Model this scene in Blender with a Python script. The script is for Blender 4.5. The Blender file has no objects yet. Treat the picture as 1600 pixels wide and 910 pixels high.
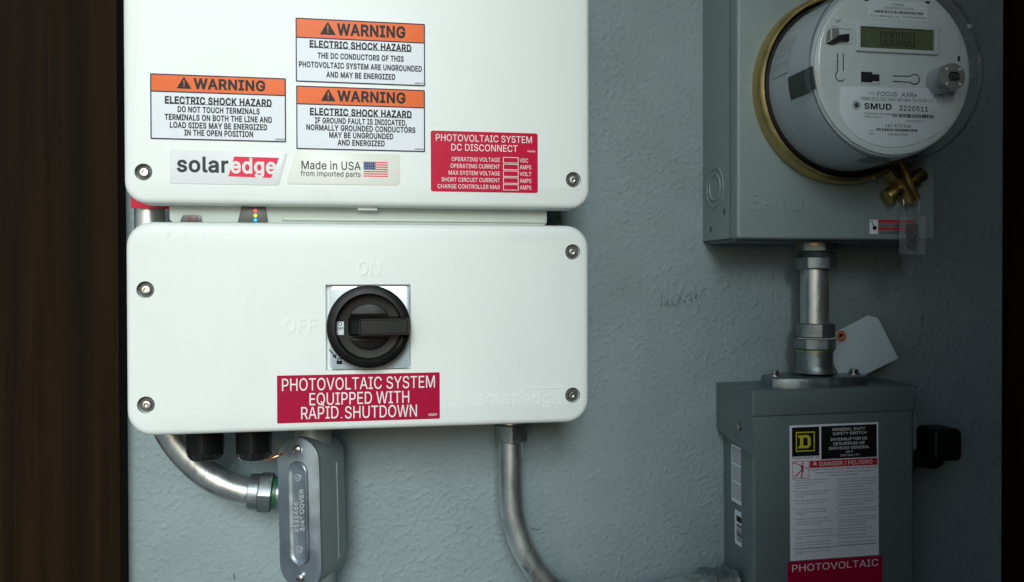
import bpy, bmesh, math, random
from mathutils import Vector, Matrix
from mathutils.geometry import tessellate_polygon, delaunay_2d_cdt

random.seed(4)
SC = bpy.context.scene
COL = SC.collection
PI = math.pi
Z0 = 1.5            # height of the lens above the ground
DW = 0.82           # lens to wall

# ------------------------------------------------------------------ camera, sky, sun, exposure
cd = bpy.data.cameras.new('camera')
cam = bpy.data.objects.new('camera', cd)
COL.objects.link(cam)
cd.sensor_width = 36.0
cd.lens = 36.0 * 1300 / 1600
cd.clip_start = 0.02
cd.clip_end = 3000
YAW, PITCH, ROLL = math.radians(9.7386), math.radians(0.5859), math.radians(-0.1451)
cam.location = (0, -DW, Z0)
cam.matrix_world = (Matrix.Translation((0, -DW, Z0)) @ Matrix.Rotation(-YAW, 4, 'Z')
                    @ Matrix.Rotation(PI / 2 - PITCH, 4, 'X') @ Matrix.Rotation(ROLL, 4, 'Z'))
SC.camera = cam

SUN_DIR = Vector((-0.10, -1.0, 0.40)).normalized()      # towards the sun
w = bpy.data.worlds.new('World')
SC.world = w
w.use_nodes = True
nt = w.node_tree
sky = nt.nodes.new('ShaderNodeTexSky')
sky.sky_type = 'NISHITA'
sky.sun_disc = False
sky.sun_elevation = math.asin(SUN_DIR.z)
sky.sun_rotation = math.atan2(SUN_DIR.x, SUN_DIR.y)
nt.links.new(sky.outputs[0], nt.nodes['Background'].inputs[0])
nt.nodes['Background'].inputs[1].default_value = 0.075
sd = bpy.data.lights.new('sun', 'SUN')
sd.energy = 1.38
sd.angle = math.radians(22)
sd.color = (0.86, 0.985, 1.0)
sun = bpy.data.objects.new('sun', sd)
COL.objects.link(sun)
sun.rotation_euler = SUN_DIR.to_track_quat('Z', 'Y').to_euler()
SC.view_settings.view_transform = 'Standard'
SC.view_settings.look = 'None'
SC.view_settings.exposure = 0.70
SC.view_settings.gamma = 1.0
SC.view_settings.use_curve_mapping = False
SC.render.engine = 'CYCLES'
SC.cycles.max_bounces = 8
SC.cycles.transparent_max_bounces = 12

# ------------------------------------------------------------------ measuring
def ray(px, py):
    x, z, f = px - 800, -(py - 455), 1300.0
    x, z = math.cos(ROLL) * x - math.sin(ROLL) * z, math.sin(ROLL) * x + math.cos(ROLL) * z
    f, z = math.cos(PITCH) * f + math.sin(PITCH) * z, math.cos(PITCH) * z - math.sin(PITCH) * f
    x, f = math.cos(YAW) * x + math.sin(YAW) * f, math.cos(YAW) * f - math.sin(YAW) * x
    return x / f, z / f

def P(px, py, d=0.0):                 # (x, z) of a measured point at d metres in front of the wall
    u, v = ray(px, py)
    return u * (DW - d), v * (DW - d)

def PL(pts, d):
    return [P(a, b, d) for a, b in pts]

# ------------------------------------------------------------------ mesh building (x right, z up, d out of the wall)
def rr(x0, x1, z0, z1, r, inset=0.0, n=7):
    x0 += inset; x1 -= inset; z0 += inset; z1 -= inset
    r = max(r - inset, 1e-5)
    out = []
    for cx, cz, a0 in ((x1 - r, z1 - r, 0), (x0 + r, z1 - r, 90), (x0 + r, z0 + r, 180), (x1 - r, z0 + r, 270)):
        for k in range(n + 1):
            a = math.radians(a0 + 90 * k / n)
            out.append((cx + r * math.cos(a), cz + r * math.sin(a)))
    return out

def circ(cx, cz, r, n=32):
    return [(cx + r * math.cos(2 * PI * k / n), cz + r * math.sin(2 * PI * k / n)) for k in range(n)]

def inset_poly(pts, t):               # inward offset of a counter-clockwise polygon
    n = len(pts); out = []
    for i in range(n):
        p0, p1, p2 = Vector(pts[i - 1]), Vector(pts[i]), Vector(pts[(i + 1) % n])
        e1 = (p1 - p0); e2 = (p2 - p1)
        if e1.length < 1e-9 or e2.length < 1e-9:
            out.append(tuple(p1)); continue
        n1 = Vector((-e1.y, e1.x)).normalized(); n2 = Vector((-e2.y, e2.x)).normalized()
        m = n1 + n2
        s = max(m.length_squared / 2, 0.3)
        out.append(tuple(p1 + m * t / s))
    return out

def area(p):
    return sum(p[i - 1][0] * p[i][1] - p[i][0] * p[i - 1][1] for i in range(len(p))) / 2

class MB:
    def __init__(self, m=None):
        self.bm = bmesh.new()
        self.m = m or Matrix.Identity(4)

    def v(self, x, z, d):
        return self.bm.verts.new(self.m @ Vector((x, -d, z)))

    def loop(self, pts, d):
        return [self.v(x, z, d) for x, z in pts]

    def bridge(self, a, b):
        n = len(a)
        for i in range(n):
            j = (i + 1) % n
            try:
                self.bm.faces.new((a[i], a[j], b[j], b[i])).smooth = True
            except ValueError:
                pass

    def cap(self, l, flip=False):
        self.bm.faces.new(list(reversed(l)) if flip else l)

    def capholes(self, l, pts, holes, hl):
        polys = [[Vector((x, z, 0)) for x, z in pts]] + [[Vector((x, z, 0)) for x, z in h] for h in holes]
        vs = l + [q for h in hl for q in h]
        for t in tessellate_polygon(polys):
            try:
                self.bm.faces.new([vs[i] for i in t])
            except ValueError:
                pass

    def prism(self, pts, d0, d1, bev=0.0, seg=3, holes=(), back=True):
        """outline pushed out of the wall from d0 to d1, its front edge rounded; holes = [(outline, depth)]"""
        if area(pts) < 0:
            pts = list(reversed(pts))
        ls = [self.loop(pts, d0)]
        if bev > 0:
            for k in range(seg + 1):
                a = PI / 2 * k / seg
                q = inset_poly(pts, bev * (1 - math.cos(a)))
                ls.append(self.loop(q, d1 - bev + bev * math.sin(a)))
        else:
            q = pts
            ls.append(self.loop(pts, d1))
        for a, b in zip(ls, ls[1:]):
            self.bridge(a, b)
        if back:
            self.cap(ls[0], True)
        if holes:
            hl = []
            hp = []
            for h, dep in holes:
                top = self.loop(h, d1)
                hl.append(top); hp.append(h)
                bot = self.loop(h, d1 - dep)
                self.bridge(bot, top)
                self.cap(bot)
            self.capholes(ls[-1], q, hp, hl)
        else:
            self.cap(ls[-1])
        return self

    def ring(self, outer, inner, d0, d1):     # flat frame between two outlines with the same number of points
        a, b = self.loop(outer, d1), self.loop(inner, d1)
        self.bridge(a, b)
        a0 = self.loop(outer, d0)
        self.bridge(a0, a)
        return self

    def box(self, x0, x1, z0, z1, d0, d1, bev=0.0):
        return self.prism([(x0, z0), (x1, z0), (x1, z1), (x0, z1)], d0, d1, bev, 2)

    def lathe(self, prof, origin, axis, n=40, caps=(True, True), arc=None):
        """prof = [(r, a)]: radius and distance along axis from origin; origin (x, z, d); axis in (x, z, d)"""
        o = Vector((origin[0], -origin[2], origin[1]))
        ax = Vector((axis[0], -axis[2], axis[1])).normalized()
        t = ax.orthogonal().normalized(); b = ax.cross(t)
        ls = []
        for r, a in prof:
            ls.append([self.bm.verts.new(self.m @ (o + ax * a + (t * math.cos(2 * PI * k / n) + b * math.sin(2 * PI * k / n)) * r)) for k in range(n)])
        for p, q in zip(ls, ls[1:]):
            self.bridge(p, q)
        if caps[0]:
            self.cap(ls[0], True)
        if caps[1]:
            self.cap(ls[-1])
        return self

    def hexnut(self, origin, axis, r, ln, turn=0.0, ch=0.1):
        o = Vector((origin[0], -origin[2], origin[1]))
        ax = Vector((axis[0], -axis[2], axis[1])).normalized()
        t = ax.orthogonal().normalized(); b = ax.cross(t)
        ls = []
        for rr_, a in ((r * (1 - ch), 0), (r, r * ch * .6), (r, ln - r * ch * .6), (r * (1 - ch), ln)):
            l = []
            for k in range(6):
                for s in (-.07, .07):
                    an = 2 * PI * (k + .5 * s) / 6 + turn
                    l.append(self.bm.verts.new(self.m @ (o + ax * a + (t * math.cos(an) + b * math.sin(an)) * rr_)))
            ls.append(l)
        for p, q in zip(ls, ls[1:]):
            self.bridge(p, q)
        self.cap(ls[0], True); self.cap(ls[-1])
        return self

    def tube(self, pts, r, n=20, caps=True, sub=0):
        """pts (x, z, d); sub > 0 smooths the path with Catmull-Rom"""
        q = [Vector((x, -d, z)) for x, z, d in pts]
        if sub:
            out = []
            for i in range(len(q) - 1):
                p0, p1, p2, p3 = q[max(i - 1, 0)], q[i], q[i + 1], q[min(i + 2, len(q) - 1)]
                for k in range(sub):
                    t = k / sub
                    out.append(.5 * ((2 * p1) + (p2 - p0) * t + (2 * p0 - 5 * p1 + 4 * p2 - p3) * t * t + (3 * p1 - p0 - 3 * p2 + p3) * t ** 3))
            out.append(q[-1]); q = out
        nrm = None; ls = []
        for i in range(len(q)):
            tg = (q[min(i + 1, len(q) - 1)] - q[max(i - 1, 0)]).normalized()
            if nrm is None:
                nrm = tg.orthogonal().normalized()
            nrm = (nrm - tg * nrm.dot(tg)).normalized()
            b = tg.cross(nrm)
            ls.append([self.bm.verts.new(self.m @ (q[i] + (nrm * math.cos(2 * PI * k / n) + b * math.sin(2 * PI * k / n)) * r)) for k in range(n)])
        for p, s in zip(ls, ls[1:]):
            self.bridge(p, s)
        if caps:
            self.cap(ls[0], True); self.cap(ls[-1])
        return self

    def stroke(self, pts, wd, d, lift=2e-5):  # flat ribbon in a plane facing out of the wall
        for i in range(len(pts) - 1):
            a, b = Vector(pts[i]), Vector(pts[i + 1])
            e = (b - a)
            if e.length < 1e-7:
                continue
            e = e.normalized() * wd * .35
            nn = Vector((-e.y, e.x)).normalized() * wd / 2
            dd = d + lift * (i % 3)
            self.bm.faces.new([self.v(p.x, p.y, dd) for p in (a - e - nn, b + e - nn, b + e + nn, a - e + nn)])
        return self

    def quad(self, x0, x1, z0, z1, d):
        self.bm.faces.new([self.v(x, z, d) for x, z in ((x0, z0), (x1, z0), (x1, z1), (x0, z1))])
        return self

def obj(name, mb, mat, parent=None, smooth=35):
    """links a builder (or a mesh) as ONE object; its points are given in place and stored from the thing's base"""
    if isinstance(mb, MB):
        bmesh.ops.recalc_face_normals(mb.bm, faces=mb.bm.faces)
        me = bpy.data.meshes.new(name)
        mb.bm.to_mesh(me); mb.bm.free()
    else:
        me = mb
    base = Vector((0, 0, -Z0))
    if parent is not None:
        r = parent
        while r.parent:
            r = r.parent
        base = Vector(r.get('base_', (0, 0, 0))) - Vector((0, 0, Z0)) if r.get('base_') else Vector((0, 0, -Z0))
    me.transform(Matrix.Translation(-base))
    o = bpy.data.objects.new(name, me)
    COL.objects.link(o)
    me.materials.append(mat)
    if not smooth:
        me.polygons.foreach_set('use_smooth', [False] * len(me.polygons))
    else:
        me.set_sharp_from_angle(angle=math.radians(smooth))
    if parent is not None:
        o.parent = parent
    return o

def thing(name, label, cat, at=(0, 0, 0), group=None):
    """an Empty at the base of a thing; at = (x, z, d)"""
    o = bpy.data.objects.new(name, None)
    COL.objects.link(o)
    o.empty_display_size = 0.02
    o.location = (at[0], -at[2], at[1] + Z0)
    o['base_'] = (at[0], -at[2], at[1] + Z0)
    return tag(o, label, cat, group)

def tag(o, label, cat, group=None):
    o['label'] = label; o['category'] = cat
    if group:
        o['group'] = group
    return o

# ------------------------------------------------------------------ lettering: outlines of a plain sans-serif face
FONT = {'A': '192|7,0 34,0 54,57 138,57 158,0 185,0 110,203 81,203|76,121 85,148 96,183 106,149 115,121 130,79 61,79',
 'B': '182|50,23 50,92 99,92 112,91 122,87 131,81 137,74 141,65 142,55 140,42 132,32 118,25 98,23|24,203 24,0 99,0 120,2 138,7 151,16 160,27 165,40 167,54 166,69 161,81 154,91 145,98 136,103 126,105 126,107 135,110 143,114 149,120 155,128 158,138 159,150 158,164 152,177 144,188 132,196 116,202 96,203|50,114 50,181 96,181 113,178 125,172 132,161 134,149 133,139 129,131 123,124 115,118 106,115 95,114',
 'C': '204|28,46 37,32 47,20 60,10 74,3 90,-1 107,-3 122,-2 136,2 149,7 161,15 171,25 179,36 185,49 189,64 163,64 160,54 156,46 150,38 143,32 135,27 126,24 117,22 107,21 89,24 74,31 60,42 50,58 44,78 41,102 44,126 50,146 60,161 73,173 89,180 107,182 117,182 126,180 135,176 143,171 150,165 156,158 160,149 163,139 189,139 185,154 179,167 171,179 161,188 149,196 136,202 122,205 107,206 90,205 74,201 60,193 47,184 37,172 28,157 21,141 17,122 16,102 17,81 21,63',
 'D': '201|24,203 24,0 88,0 107,1 125,5 140,12 154,22 165,33 173,47 180,64 183,82 185,102 183,122 180,140 173,156 160,177 141,191 126,198 109,202 90,203|127,32 109,25 86,23 50,23 50,181 88,181 110,178 128,171 142,160 152,144 158,125 160,102 158,79 152,60 141,44',
 'E': '167|50,23 50,91 142,91 142,114 50,114 50,181 149,181 149,203 24,203 24,0 150,0 150,23',
 'F': '164|24,0 50,0 50,88 138,88 138,111 50,111 50,181 148,181 148,203 24,203',
 'G': '208|28,46 36,32 47,20 60,10 74,3 90,-1 107,-3 130,0 151,8 167,20 180,36 188,57 191,80 191,102 113,102 113,80 166,80 164,64 158,49 150,37 138,28 124,23 107,21 90,24 74,31 60,42 50,58 44,78 41,102 44,126 50,146 60,161 73,173 89,180 106,182 117,182 135,176 142,171 149,165 155,157 160,149 163,139 190,139 186,154 180,167 171,178 161,188 149,196 136,201 122,205 106,206 89,205 74,201 60,193 47,184 36,172 28,157 21,141 17,122 16,102 17,81 21,63',
 'H': '207|24,0 50,0 50,93 157,93 157,0 183,0 183,203 157,203 157,116 50,116 50,203 24,203',
 'I': '120|47,23 12,23 12,0 108,0 108,23 73,23 73,181 108,181 108,203 12,203 12,181 47,181',
 'J': '159|13,58 15,40 21,25 30,13 50,1 74,-3 98,1 118,13 127,25 133,40 135,58 135,203 109,203 109,58 106,42 99,30 88,22 74,20 60,22 49,30 41,42 39,58 39,69 13,69',
 'K': '187|24,0 50,0 50,66 79,98 149,0 179,0 97,115 179,203 145,203 85,138 70,121 56,104 50,96 50,203 24,203',
 'L': '157|24,203 24,0 144,0 144,23 50,23 50,203',
 'M': '251|48,149 48,174 52,163 58,144 64,128 68,116 114,0 137,0 182,116 187,129 193,145 199,164 203,175 202,165 202,0 227,0 227,203 191,203 141,75 126,30 125,34 115,64 111,75 61,203 24,203 24,0 49,0 49,131',
 'N': '209|24,0 50,0 50,131 49,153 48,171 59,152 71,132 81,116 155,0 185,0 185,203 160,203 160,43 161,31 155,43 145,60 137,73 54,203 24,203',
 'O': '213|28,46 37,32 48,20 60,10 74,3 90,-1 107,-3 124,-1 139,3 153,10 166,20 177,32 186,46 192,63 196,81 197,102 196,122 192,141 186,157 177,172 166,184 153,193 139,201 124,205 107,206 90,205 74,201 60,193 48,184 37,172 28,157 21,141 17,122 16,102 17,81 21,63|50,58 44,78 41,102 44,126 50,146 60,162 74,173 89,180 107,182 124,180 140,173 153,162 163,146 170,126 172,102 170,78 163,58 153,42 140,30 124,23 107,21 89,23 74,30 60,42',
 'P': '178|24,203 24,0 50,0 50,74 94,74 116,76 133,83 146,93 156,106 162,122 163,139 162,156 156,172 146,185 133,195 116,201 94,203|50,97 50,181 93,181 107,179 119,175 127,169 133,161 137,150 138,139 137,128 133,117 127,109 119,102 107,98 93,97',
 'Q': '213|28,46 37,32 48,20 60,10 74,3 90,-1 107,-3 124,-1 139,3 143,5 160,-19 187,-19 161,16 166,20 177,32 186,46 192,63 196,81 197,102 196,122 192,141 186,157 177,172 166,184 153,193 139,201 124,205 107,206 90,205 74,201 60,193 48,184 37,172 28,157 21,141 17,122 16,102 17,81 21,63|50,58 44,78 41,102 44,126 50,146 60,162 74,173 89,180 107,182 124,180 140,173 153,162 163,146 170,126 172,102 170,78 163,58 153,42 146,36 125,64 98,64 127,24 124,23 107,21 89,23 74,30 60,42',
 'R': '180|24,203 24,0 50,0 50,79 99,79 141,0 171,0 125,84 133,87 147,96 156,109 162,124 164,141 162,158 156,173 147,186 133,195 116,201 94,203|50,102 50,181 93,181 108,180 119,176 128,170 133,162 137,152 138,141 137,130 133,120 128,112 119,107 108,103 93,102',
 'S': '179|26,24 36,12 51,4 69,-2 89,-4 111,-2 129,4 144,13 155,25 161,40 163,55 162,68 158,79 151,88 143,95 134,101 125,105 106,112 85,117 68,123 59,128 52,133 48,141 46,150 47,159 51,167 58,174 67,179 78,182 90,183 107,181 121,175 131,165 135,151 160,151 158,166 151,179 140,191 126,199 110,204 91,206 72,204 55,199 41,191 30,179 23,165 21,149 24,130 34,116 51,104 73,96 98,89 118,82 126,77 133,72 137,65 138,56 137,46 132,37 124,29 114,24 103,21 89,20 78,21 67,23 57,28 49,35 44,44 42,55 15,55 18,38',
 'T': '179|13,203 13,181 77,181 77,0 103,0 103,181 167,181 167,203',
 'U': '207|24,203 24,69 26,49 34,32 46,17 62,6 81,-1 104,-3 126,-1 145,6 161,17 173,32 180,49 183,69 183,203 157,203 157,71 155,57 151,45 143,35 132,27 119,22 104,21 88,22 75,27 64,35 56,45 51,57 50,71 50,203',
 'V': '192|77,82 34,203 7,203 82,0 111,0 185,203 158,203 116,82 107,55 96,20 86,55',
 'W': '274|7,203 62,0 92,0 127,129 134,158 137,175 141,157 147,129 182,0 212,0 268,203 241,203 209,78 204,58 200,37 197,24 194,37 190,58 185,78 152,203 122,203 90,78 85,58 80,37 78,24 75,37 70,58 65,78 33,203',
 'X': '190|7,0 37,0 73,52 82,66 90,79 95,87 100,78 107,66 117,52 153,0 182,0 111,105 178,203 149,203 119,160 109,144 101,131 95,121 89,132 82,144 71,160 42,203 12,203 80,105',
 'Y': '189|77,138 36,203 7,203 81,83 81,0 107,0 107,83 182,203 152,203 112,138 100,117 94,104 89,117',
 'Z': '175|61,23 46,22 54,32 67,51 159,185 159,203 16,203 16,181 114,181 129,182 122,172 109,154 17,19 17,0 160,0 160,23',
 'a': '156|19,18 27,9 38,2 50,-2 64,-3 76,-2 86,0 94,5 101,10 109,21 111,21 111,0 135,0 135,101 133,116 129,128 122,137 114,144 105,149 96,152 78,154 65,153 53,150 42,145 31,138 23,129 16,116 40,110 43,115 47,120 53,125 60,129 68,131 78,132 88,131 96,129 102,124 107,119 109,111 110,103 110,102 109,97 106,94 101,92 93,91 71,88 50,84 40,81 31,77 23,72 17,64 13,55 12,43 14,29|41,29 38,35 37,42 38,50 41,56 47,60 54,63 70,67 80,68 93,70 104,73 110,76 110,55 109,46 105,37 99,30 91,23 81,19 68,18 60,19 52,21 46,24',
 'b': '170|21,0 45,0 45,23 47,23 55,12 61,7 69,2 79,-2 92,-3 110,-1 125,6 138,18 148,34 154,53 156,76 154,98 148,117 138,133 125,144 110,151 92,154 79,153 69,149 61,144 55,138 47,128 45,128 45,203 21,203|50,46 46,60 45,76 46,92 50,105 56,116 64,125 75,130 88,132 101,130 112,125 120,116 126,104 130,91 131,76 130,60 126,47 120,35 112,26 101,21 88,19 75,21 65,26 56,35',
 'c': '158|16,53 22,34 33,18 47,7 64,-1 83,-3 94,-3 114,3 130,15 136,22 142,31 145,41 122,47 117,35 108,26 97,21 83,19 69,21 58,26 49,35 43,47 40,60 39,75 40,90 43,103 49,115 58,124 69,130 83,132 97,130 108,124 116,116 121,105 145,111 141,120 136,129 130,136 122,142 113,147 104,151 94,153 83,154 64,151 47,144 33,132 22,116 16,97 14,75',
 'd': '170|16,53 22,34 32,18 45,6 60,-1 78,-3 91,-2 101,2 109,7 115,12 123,23 125,23 125,0 149,0 149,203 124,203 124,128 122,128 115,138 109,144 101,149 91,153 78,154 60,151 45,144 32,133 22,117 16,98 14,76|43,47 40,60 39,76 40,91 43,104 49,116 58,125 69,130 82,132 95,130 105,125 114,116 120,105 123,92 125,76 123,60 120,46 114,35 105,26 95,21 82,19 69,21 58,26 50,35',
 'e': '162|14,75 16,53 22,34 33,18 47,7 64,-1 85,-3 100,-2 113,2 125,8 134,16 141,25 146,36 122,42 119,35 114,29 108,24 101,21 94,19 85,18 72,20 60,25 51,32 44,42 40,55 38,68 148,68 148,78 147,97 143,113 136,126 128,136 118,144 106,150 94,153 82,154 63,151 46,144 32,132 22,116 16,97|50,118 59,125 69,130 82,132 95,130 105,126 113,118 119,107 123,95 124,88 39,88 40,97 44,108',
 'f': '101|57,0 57,131 91,131 91,152 57,152 57,167 58,177 62,184 68,188 78,190 86,189 91,187 97,208 89,211 75,212 64,211 54,208 45,202 38,194 34,185 32,173 32,152 3,152 3,131 32,131 32,0',
 'g': '170|41,-16 20,-28 26,-36 33,-44 42,-51 54,-56 67,-59 83,-60 100,-59 116,-54 130,-47 140,-36 147,-22 149,-4 149,152 125,152 125,128 123,128 115,138 109,144 101,149 91,153 78,154 61,151 45,144 32,133 22,117 16,98 14,76 16,54 22,36 32,21 45,11 61,4 78,2 91,3 101,6 109,11 115,17 122,27 125,27 125,-2 122,-19 113,-30 100,-37 83,-39 71,-38 62,-35 54,-31 49,-26|43,49 40,62 39,77 40,92 43,105 50,116 58,125 69,130 82,132 95,130 106,125 114,117 120,106 124,92 125,77 124,62 120,48 114,38 105,30 95,25 82,24 69,25 58,30 50,38',
 'h': '164|21,203 21,0 45,0 45,91 47,103 51,113 57,121 64,127 74,130 84,132 98,129 109,122 116,110 118,94 118,0 143,0 143,96 141,114 136,128 128,139 118,147 105,152 91,154 75,152 61,145 49,133 45,124 45,203',
 'i': '67|22,182 27,178 33,177 40,178 46,182 49,187 51,193 49,200 46,205 40,208 33,209 27,208 22,205 18,200 17,193 18,187|21,152 21,0 45,0 45,152',
 'j': '67|-4,-57 2,-57 15,-56 26,-52 34,-45 41,-36 44,-25 45,-12 45,152 21,152 21,-12 20,-21 16,-29 10,-33 1,-35 -4,-35|16,193 18,187 21,182 27,178 33,177 40,178 45,182 49,187 50,193 49,200 45,205 40,208 33,209 27,208 21,205 18,200',
 'k': '152|45,85 45,203 21,203 21,0 45,0 45,56 61,71 118,0 149,0 80,86 144,152 114,152 48,85',
 'l': '76|21,34 23,19 30,8 40,1 56,-1 65,0 72,1 68,22 64,21 58,21 52,22 48,25 46,31 45,39 45,203 21,203',
 'm': '244|21,0 45,0 45,95 47,106 50,116 56,123 63,128 71,131 80,132 92,130 101,124 108,115 110,104 110,0 134,0 134,99 135,108 138,116 143,123 150,128 158,131 167,132 179,130 189,125 196,116 198,101 198,0 223,0 223,102 221,118 216,131 209,142 199,149 187,153 175,154 163,153 152,150 143,145 135,137 129,128 127,122 124,133 115,144 103,152 88,154 78,153 69,150 60,145 53,138 47,129 45,124 45,152 21,152',
 'n': '164|21,0 45,0 45,91 47,103 51,113 57,121 64,127 74,130 84,132 98,129 109,122 116,110 118,94 118,0 143,0 143,96 141,114 136,128 128,139 118,147 105,152 91,154 75,152 61,145 49,133 45,124 45,152 21,152',
 'o': '166|16,53 22,34 33,18 47,7 64,-1 83,-3 102,-1 119,7 133,18 144,34 150,53 152,75 150,97 144,116 133,132 119,144 102,151 83,154 64,151 47,144 33,132 22,116 16,97 14,75|43,47 40,60 39,75 40,90 43,103 49,115 58,124 69,130 83,132 97,130 108,124 117,115 123,103 126,90 128,75 126,60 123,47 117,35 108,26 97,21 83,19 69,21 58,26 49,35',
 'p': '170|21,152 21,-57 45,-57 45,23 47,23 55,12 61,7 69,2 79,-2 92,-3 110,-1 125,6 138,18 148,34 154,53 156,76 154,98 148,117 138,133 125,144 110,151 92,154 79,153 69,149 61,144 55,138 47,128 45,128 45,152|50,46 46,60 45,76 46,92 50,105 56,116 64,125 75,130 88,132 101,130 112,125 120,116 126,104 130,91 131,76 130,60 126,47 120,35 112,26 101,21 88,19 75,21 65,26 56,35',
 'q': '170|16,53 22,34 32,18 45,6 60,-1 78,-3 91,-2 101,2 109,7 115,12 122,23 124,23 124,-57 149,-57 149,152 125,152 125,128 123,128 115,138 109,144 101,149 91,153 78,154 60,151 45,144 32,133 22,117 16,98 14,76|43,47 40,60 39,76 40,91 43,104 49,116 58,125 69,130 82,132 95,130 105,125 114,116 120,105 123,92 125,76 123,60 120,46 114,35 105,26 95,21 82,19 69,21 58,26 50,35',
 'r': '104|21,0 45,0 45,95 47,105 50,113 56,121 64,126 73,129 83,130 92,130 97,129 97,153 92,154 85,154 72,152 61,147 52,139 46,128 45,128 45,152 21,152',
 's': '146|25,15 34,7 45,1 58,-2 73,-3 89,-2 104,3 116,10 125,19 131,30 132,43 130,57 122,69 110,77 92,84 69,89 57,93 50,97 45,103 43,111 46,120 52,127 62,131 75,133 88,131 97,126 103,119 107,111 130,116 126,126 120,136 112,143 102,149 89,153 75,154 60,152 46,148 35,141 26,133 21,122 19,110 21,95 29,83 42,74 60,68 85,62 95,59 102,54 106,48 107,41 105,32 98,25 87,20 73,18 60,20 50,24 42,32 38,43 14,38 18,25',
 't': '91|26,37 29,21 37,9 50,1 67,-2 77,-1 85,1 81,21 74,20 68,20 60,21 54,25 51,30 50,39 50,131 82,131 82,152 50,152 50,188 26,188 26,152 3,152 3,131 26,131',
 'u': '164|21,56 23,38 28,23 36,12 46,4 59,0 73,-2 89,0 103,7 114,19 119,29 119,0 143,0 143,152 118,152 118,61 117,49 113,39 107,31 100,25 90,21 80,20 66,23 55,30 48,42 45,58 45,152 21,152',
 'v': '156|75,35 66,62 34,152 7,152 65,0 91,0 149,152 122,152 90,62 81,35 78,23',
 'w': '227|53,85 35,152 9,152 55,0 79,0 99,69 105,90 111,112 114,124 116,112 122,90 128,69 147,0 172,0 218,152 192,152 173,85 165,54 159,26 153,54 145,85 127,152 101,152 82,85 74,54 68,26 62,55',
 'x': '151|8,0 37,0 59,34 71,54 76,62 80,54 92,34 115,0 143,0 90,77 141,152 113,152 93,122 81,101 76,93 72,101 59,122 40,152 11,152 62,77',
 'y': '156|35,-36 29,-35 25,-34 19,-55 26,-57 37,-58 47,-57 56,-54 64,-50 71,-43 77,-34 82,-23 149,152 122,152 90,62 81,35 78,24 75,35 66,62 34,152 7,152 65,-1 60,-14 56,-23 52,-30 47,-34 42,-36',
 'z': '152|17,18 17,0 135,0 135,23 50,23 50,24 133,132 133,152 19,152 19,129 102,129 102,128',
 '0': '181|23,62 28,45 38,25 52,10 70,0 91,-3 112,0 129,10 143,25 154,45 158,62 161,81 162,102 161,122 158,141 154,158 143,179 129,194 112,203 91,206 70,203 52,194 38,179 28,158 23,141 20,122 19,102 20,81|49,57 45,78 44,102 45,126 49,146 56,162 65,174 77,181 91,184 104,181 116,174 125,162 132,146 136,126 138,102 136,78 132,57 125,41 116,29 104,22 91,20 77,22 65,29 56,41',
 '1': '181|79,203 34,171 34,143 84,179 85,179 85,22 31,22 31,0 156,0 156,22 110,22 110,203',
 '2': '181|26,145 51,145 52,156 56,165 61,173 69,179 78,183 89,184 100,183 109,180 117,174 123,167 127,159 128,149 127,139 124,131 120,122 113,113 94,91 26,19 26,0 156,0 156,23 61,23 61,24 107,72 134,103 143,116 148,127 151,138 152,149 150,164 144,178 135,190 122,199 107,204 90,206 73,204 57,198 44,189 34,177 28,162',
 '3': '181|39,12 53,4 69,-1 87,-3 107,-1 123,5 137,14 148,26 155,41 157,58 155,74 148,89 138,101 123,110 105,115 89,116 149,184 149,203 28,203 28,181 115,181 115,179 63,120 63,99 80,99 97,98 110,93 120,87 126,78 130,69 132,58 130,47 126,37 119,30 110,24 99,21 87,20 76,21 66,24 57,28 51,35 46,43 44,53 17,53 21,37 28,23',
 '4': '181|16,63 16,42 113,42 113,0 137,0 137,42 165,42 165,65 137,65 137,127 113,127 113,65 43,65 43,66 124,203 99,203',
 '5': '181|51,98 58,103 67,107 77,110 87,111 99,109 110,105 119,98 125,88 130,77 131,65 130,53 126,42 119,33 110,26 100,21 88,20 78,21 69,24 61,29 55,36 51,43 49,52 24,52 27,37 33,24 43,13 56,4 71,-1 88,-3 107,-1 123,6 137,17 148,30 154,47 156,65 155,79 152,92 146,104 138,114 129,122 118,128 105,132 92,133 81,133 71,130 62,126 54,121 60,181 147,181 147,203 38,203 27,101',
 '6': '181|55,41 51,51 50,63 51,75 55,86 61,94 70,101 79,105 91,106 102,105 111,101 120,94 126,85 130,75 131,63 130,51 126,41 120,32 111,25 102,21 91,19 79,21 70,25 61,32|28,46 34,30 44,16 57,6 73,-1 91,-3 108,-1 124,6 137,16 147,29 153,45 156,63 154,81 148,96 139,108 126,118 111,124 94,126 86,125 78,123 69,117 129,203 101,203 55,136 41,114 32,96 27,80 25,65',
 '7': '181|129,179 39,0 66,0 156,179 156,203 25,203 25,181 129,181',
 '8': '181|30,25 40,13 54,5 71,-1 91,-3 110,-1 127,5 141,13 151,25 158,38 160,54 159,67 155,78 149,88 140,96 131,102 120,106 120,107 133,113 144,123 150,137 153,152 151,167 145,180 135,191 122,199 107,204 91,206 73,204 58,199 46,191 36,180 30,167 28,152 30,137 37,123 48,113 61,107 61,106 50,102 40,96 32,88 26,78 22,67 21,54 23,38|52,37 48,45 46,55 48,66 52,75 59,83 68,89 78,93 91,94 102,93 113,89 122,83 129,75 133,66 135,55 133,45 129,37 123,29 114,24 103,21 91,20 78,21 67,24 58,29|71,180 80,183 91,184 101,183 110,180 117,175 123,168 127,160 128,150 126,141 123,132 117,125 110,120 101,117 91,116 80,117 71,120 64,125 58,132 54,141 53,150 54,160 58,168 63,175',
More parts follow.
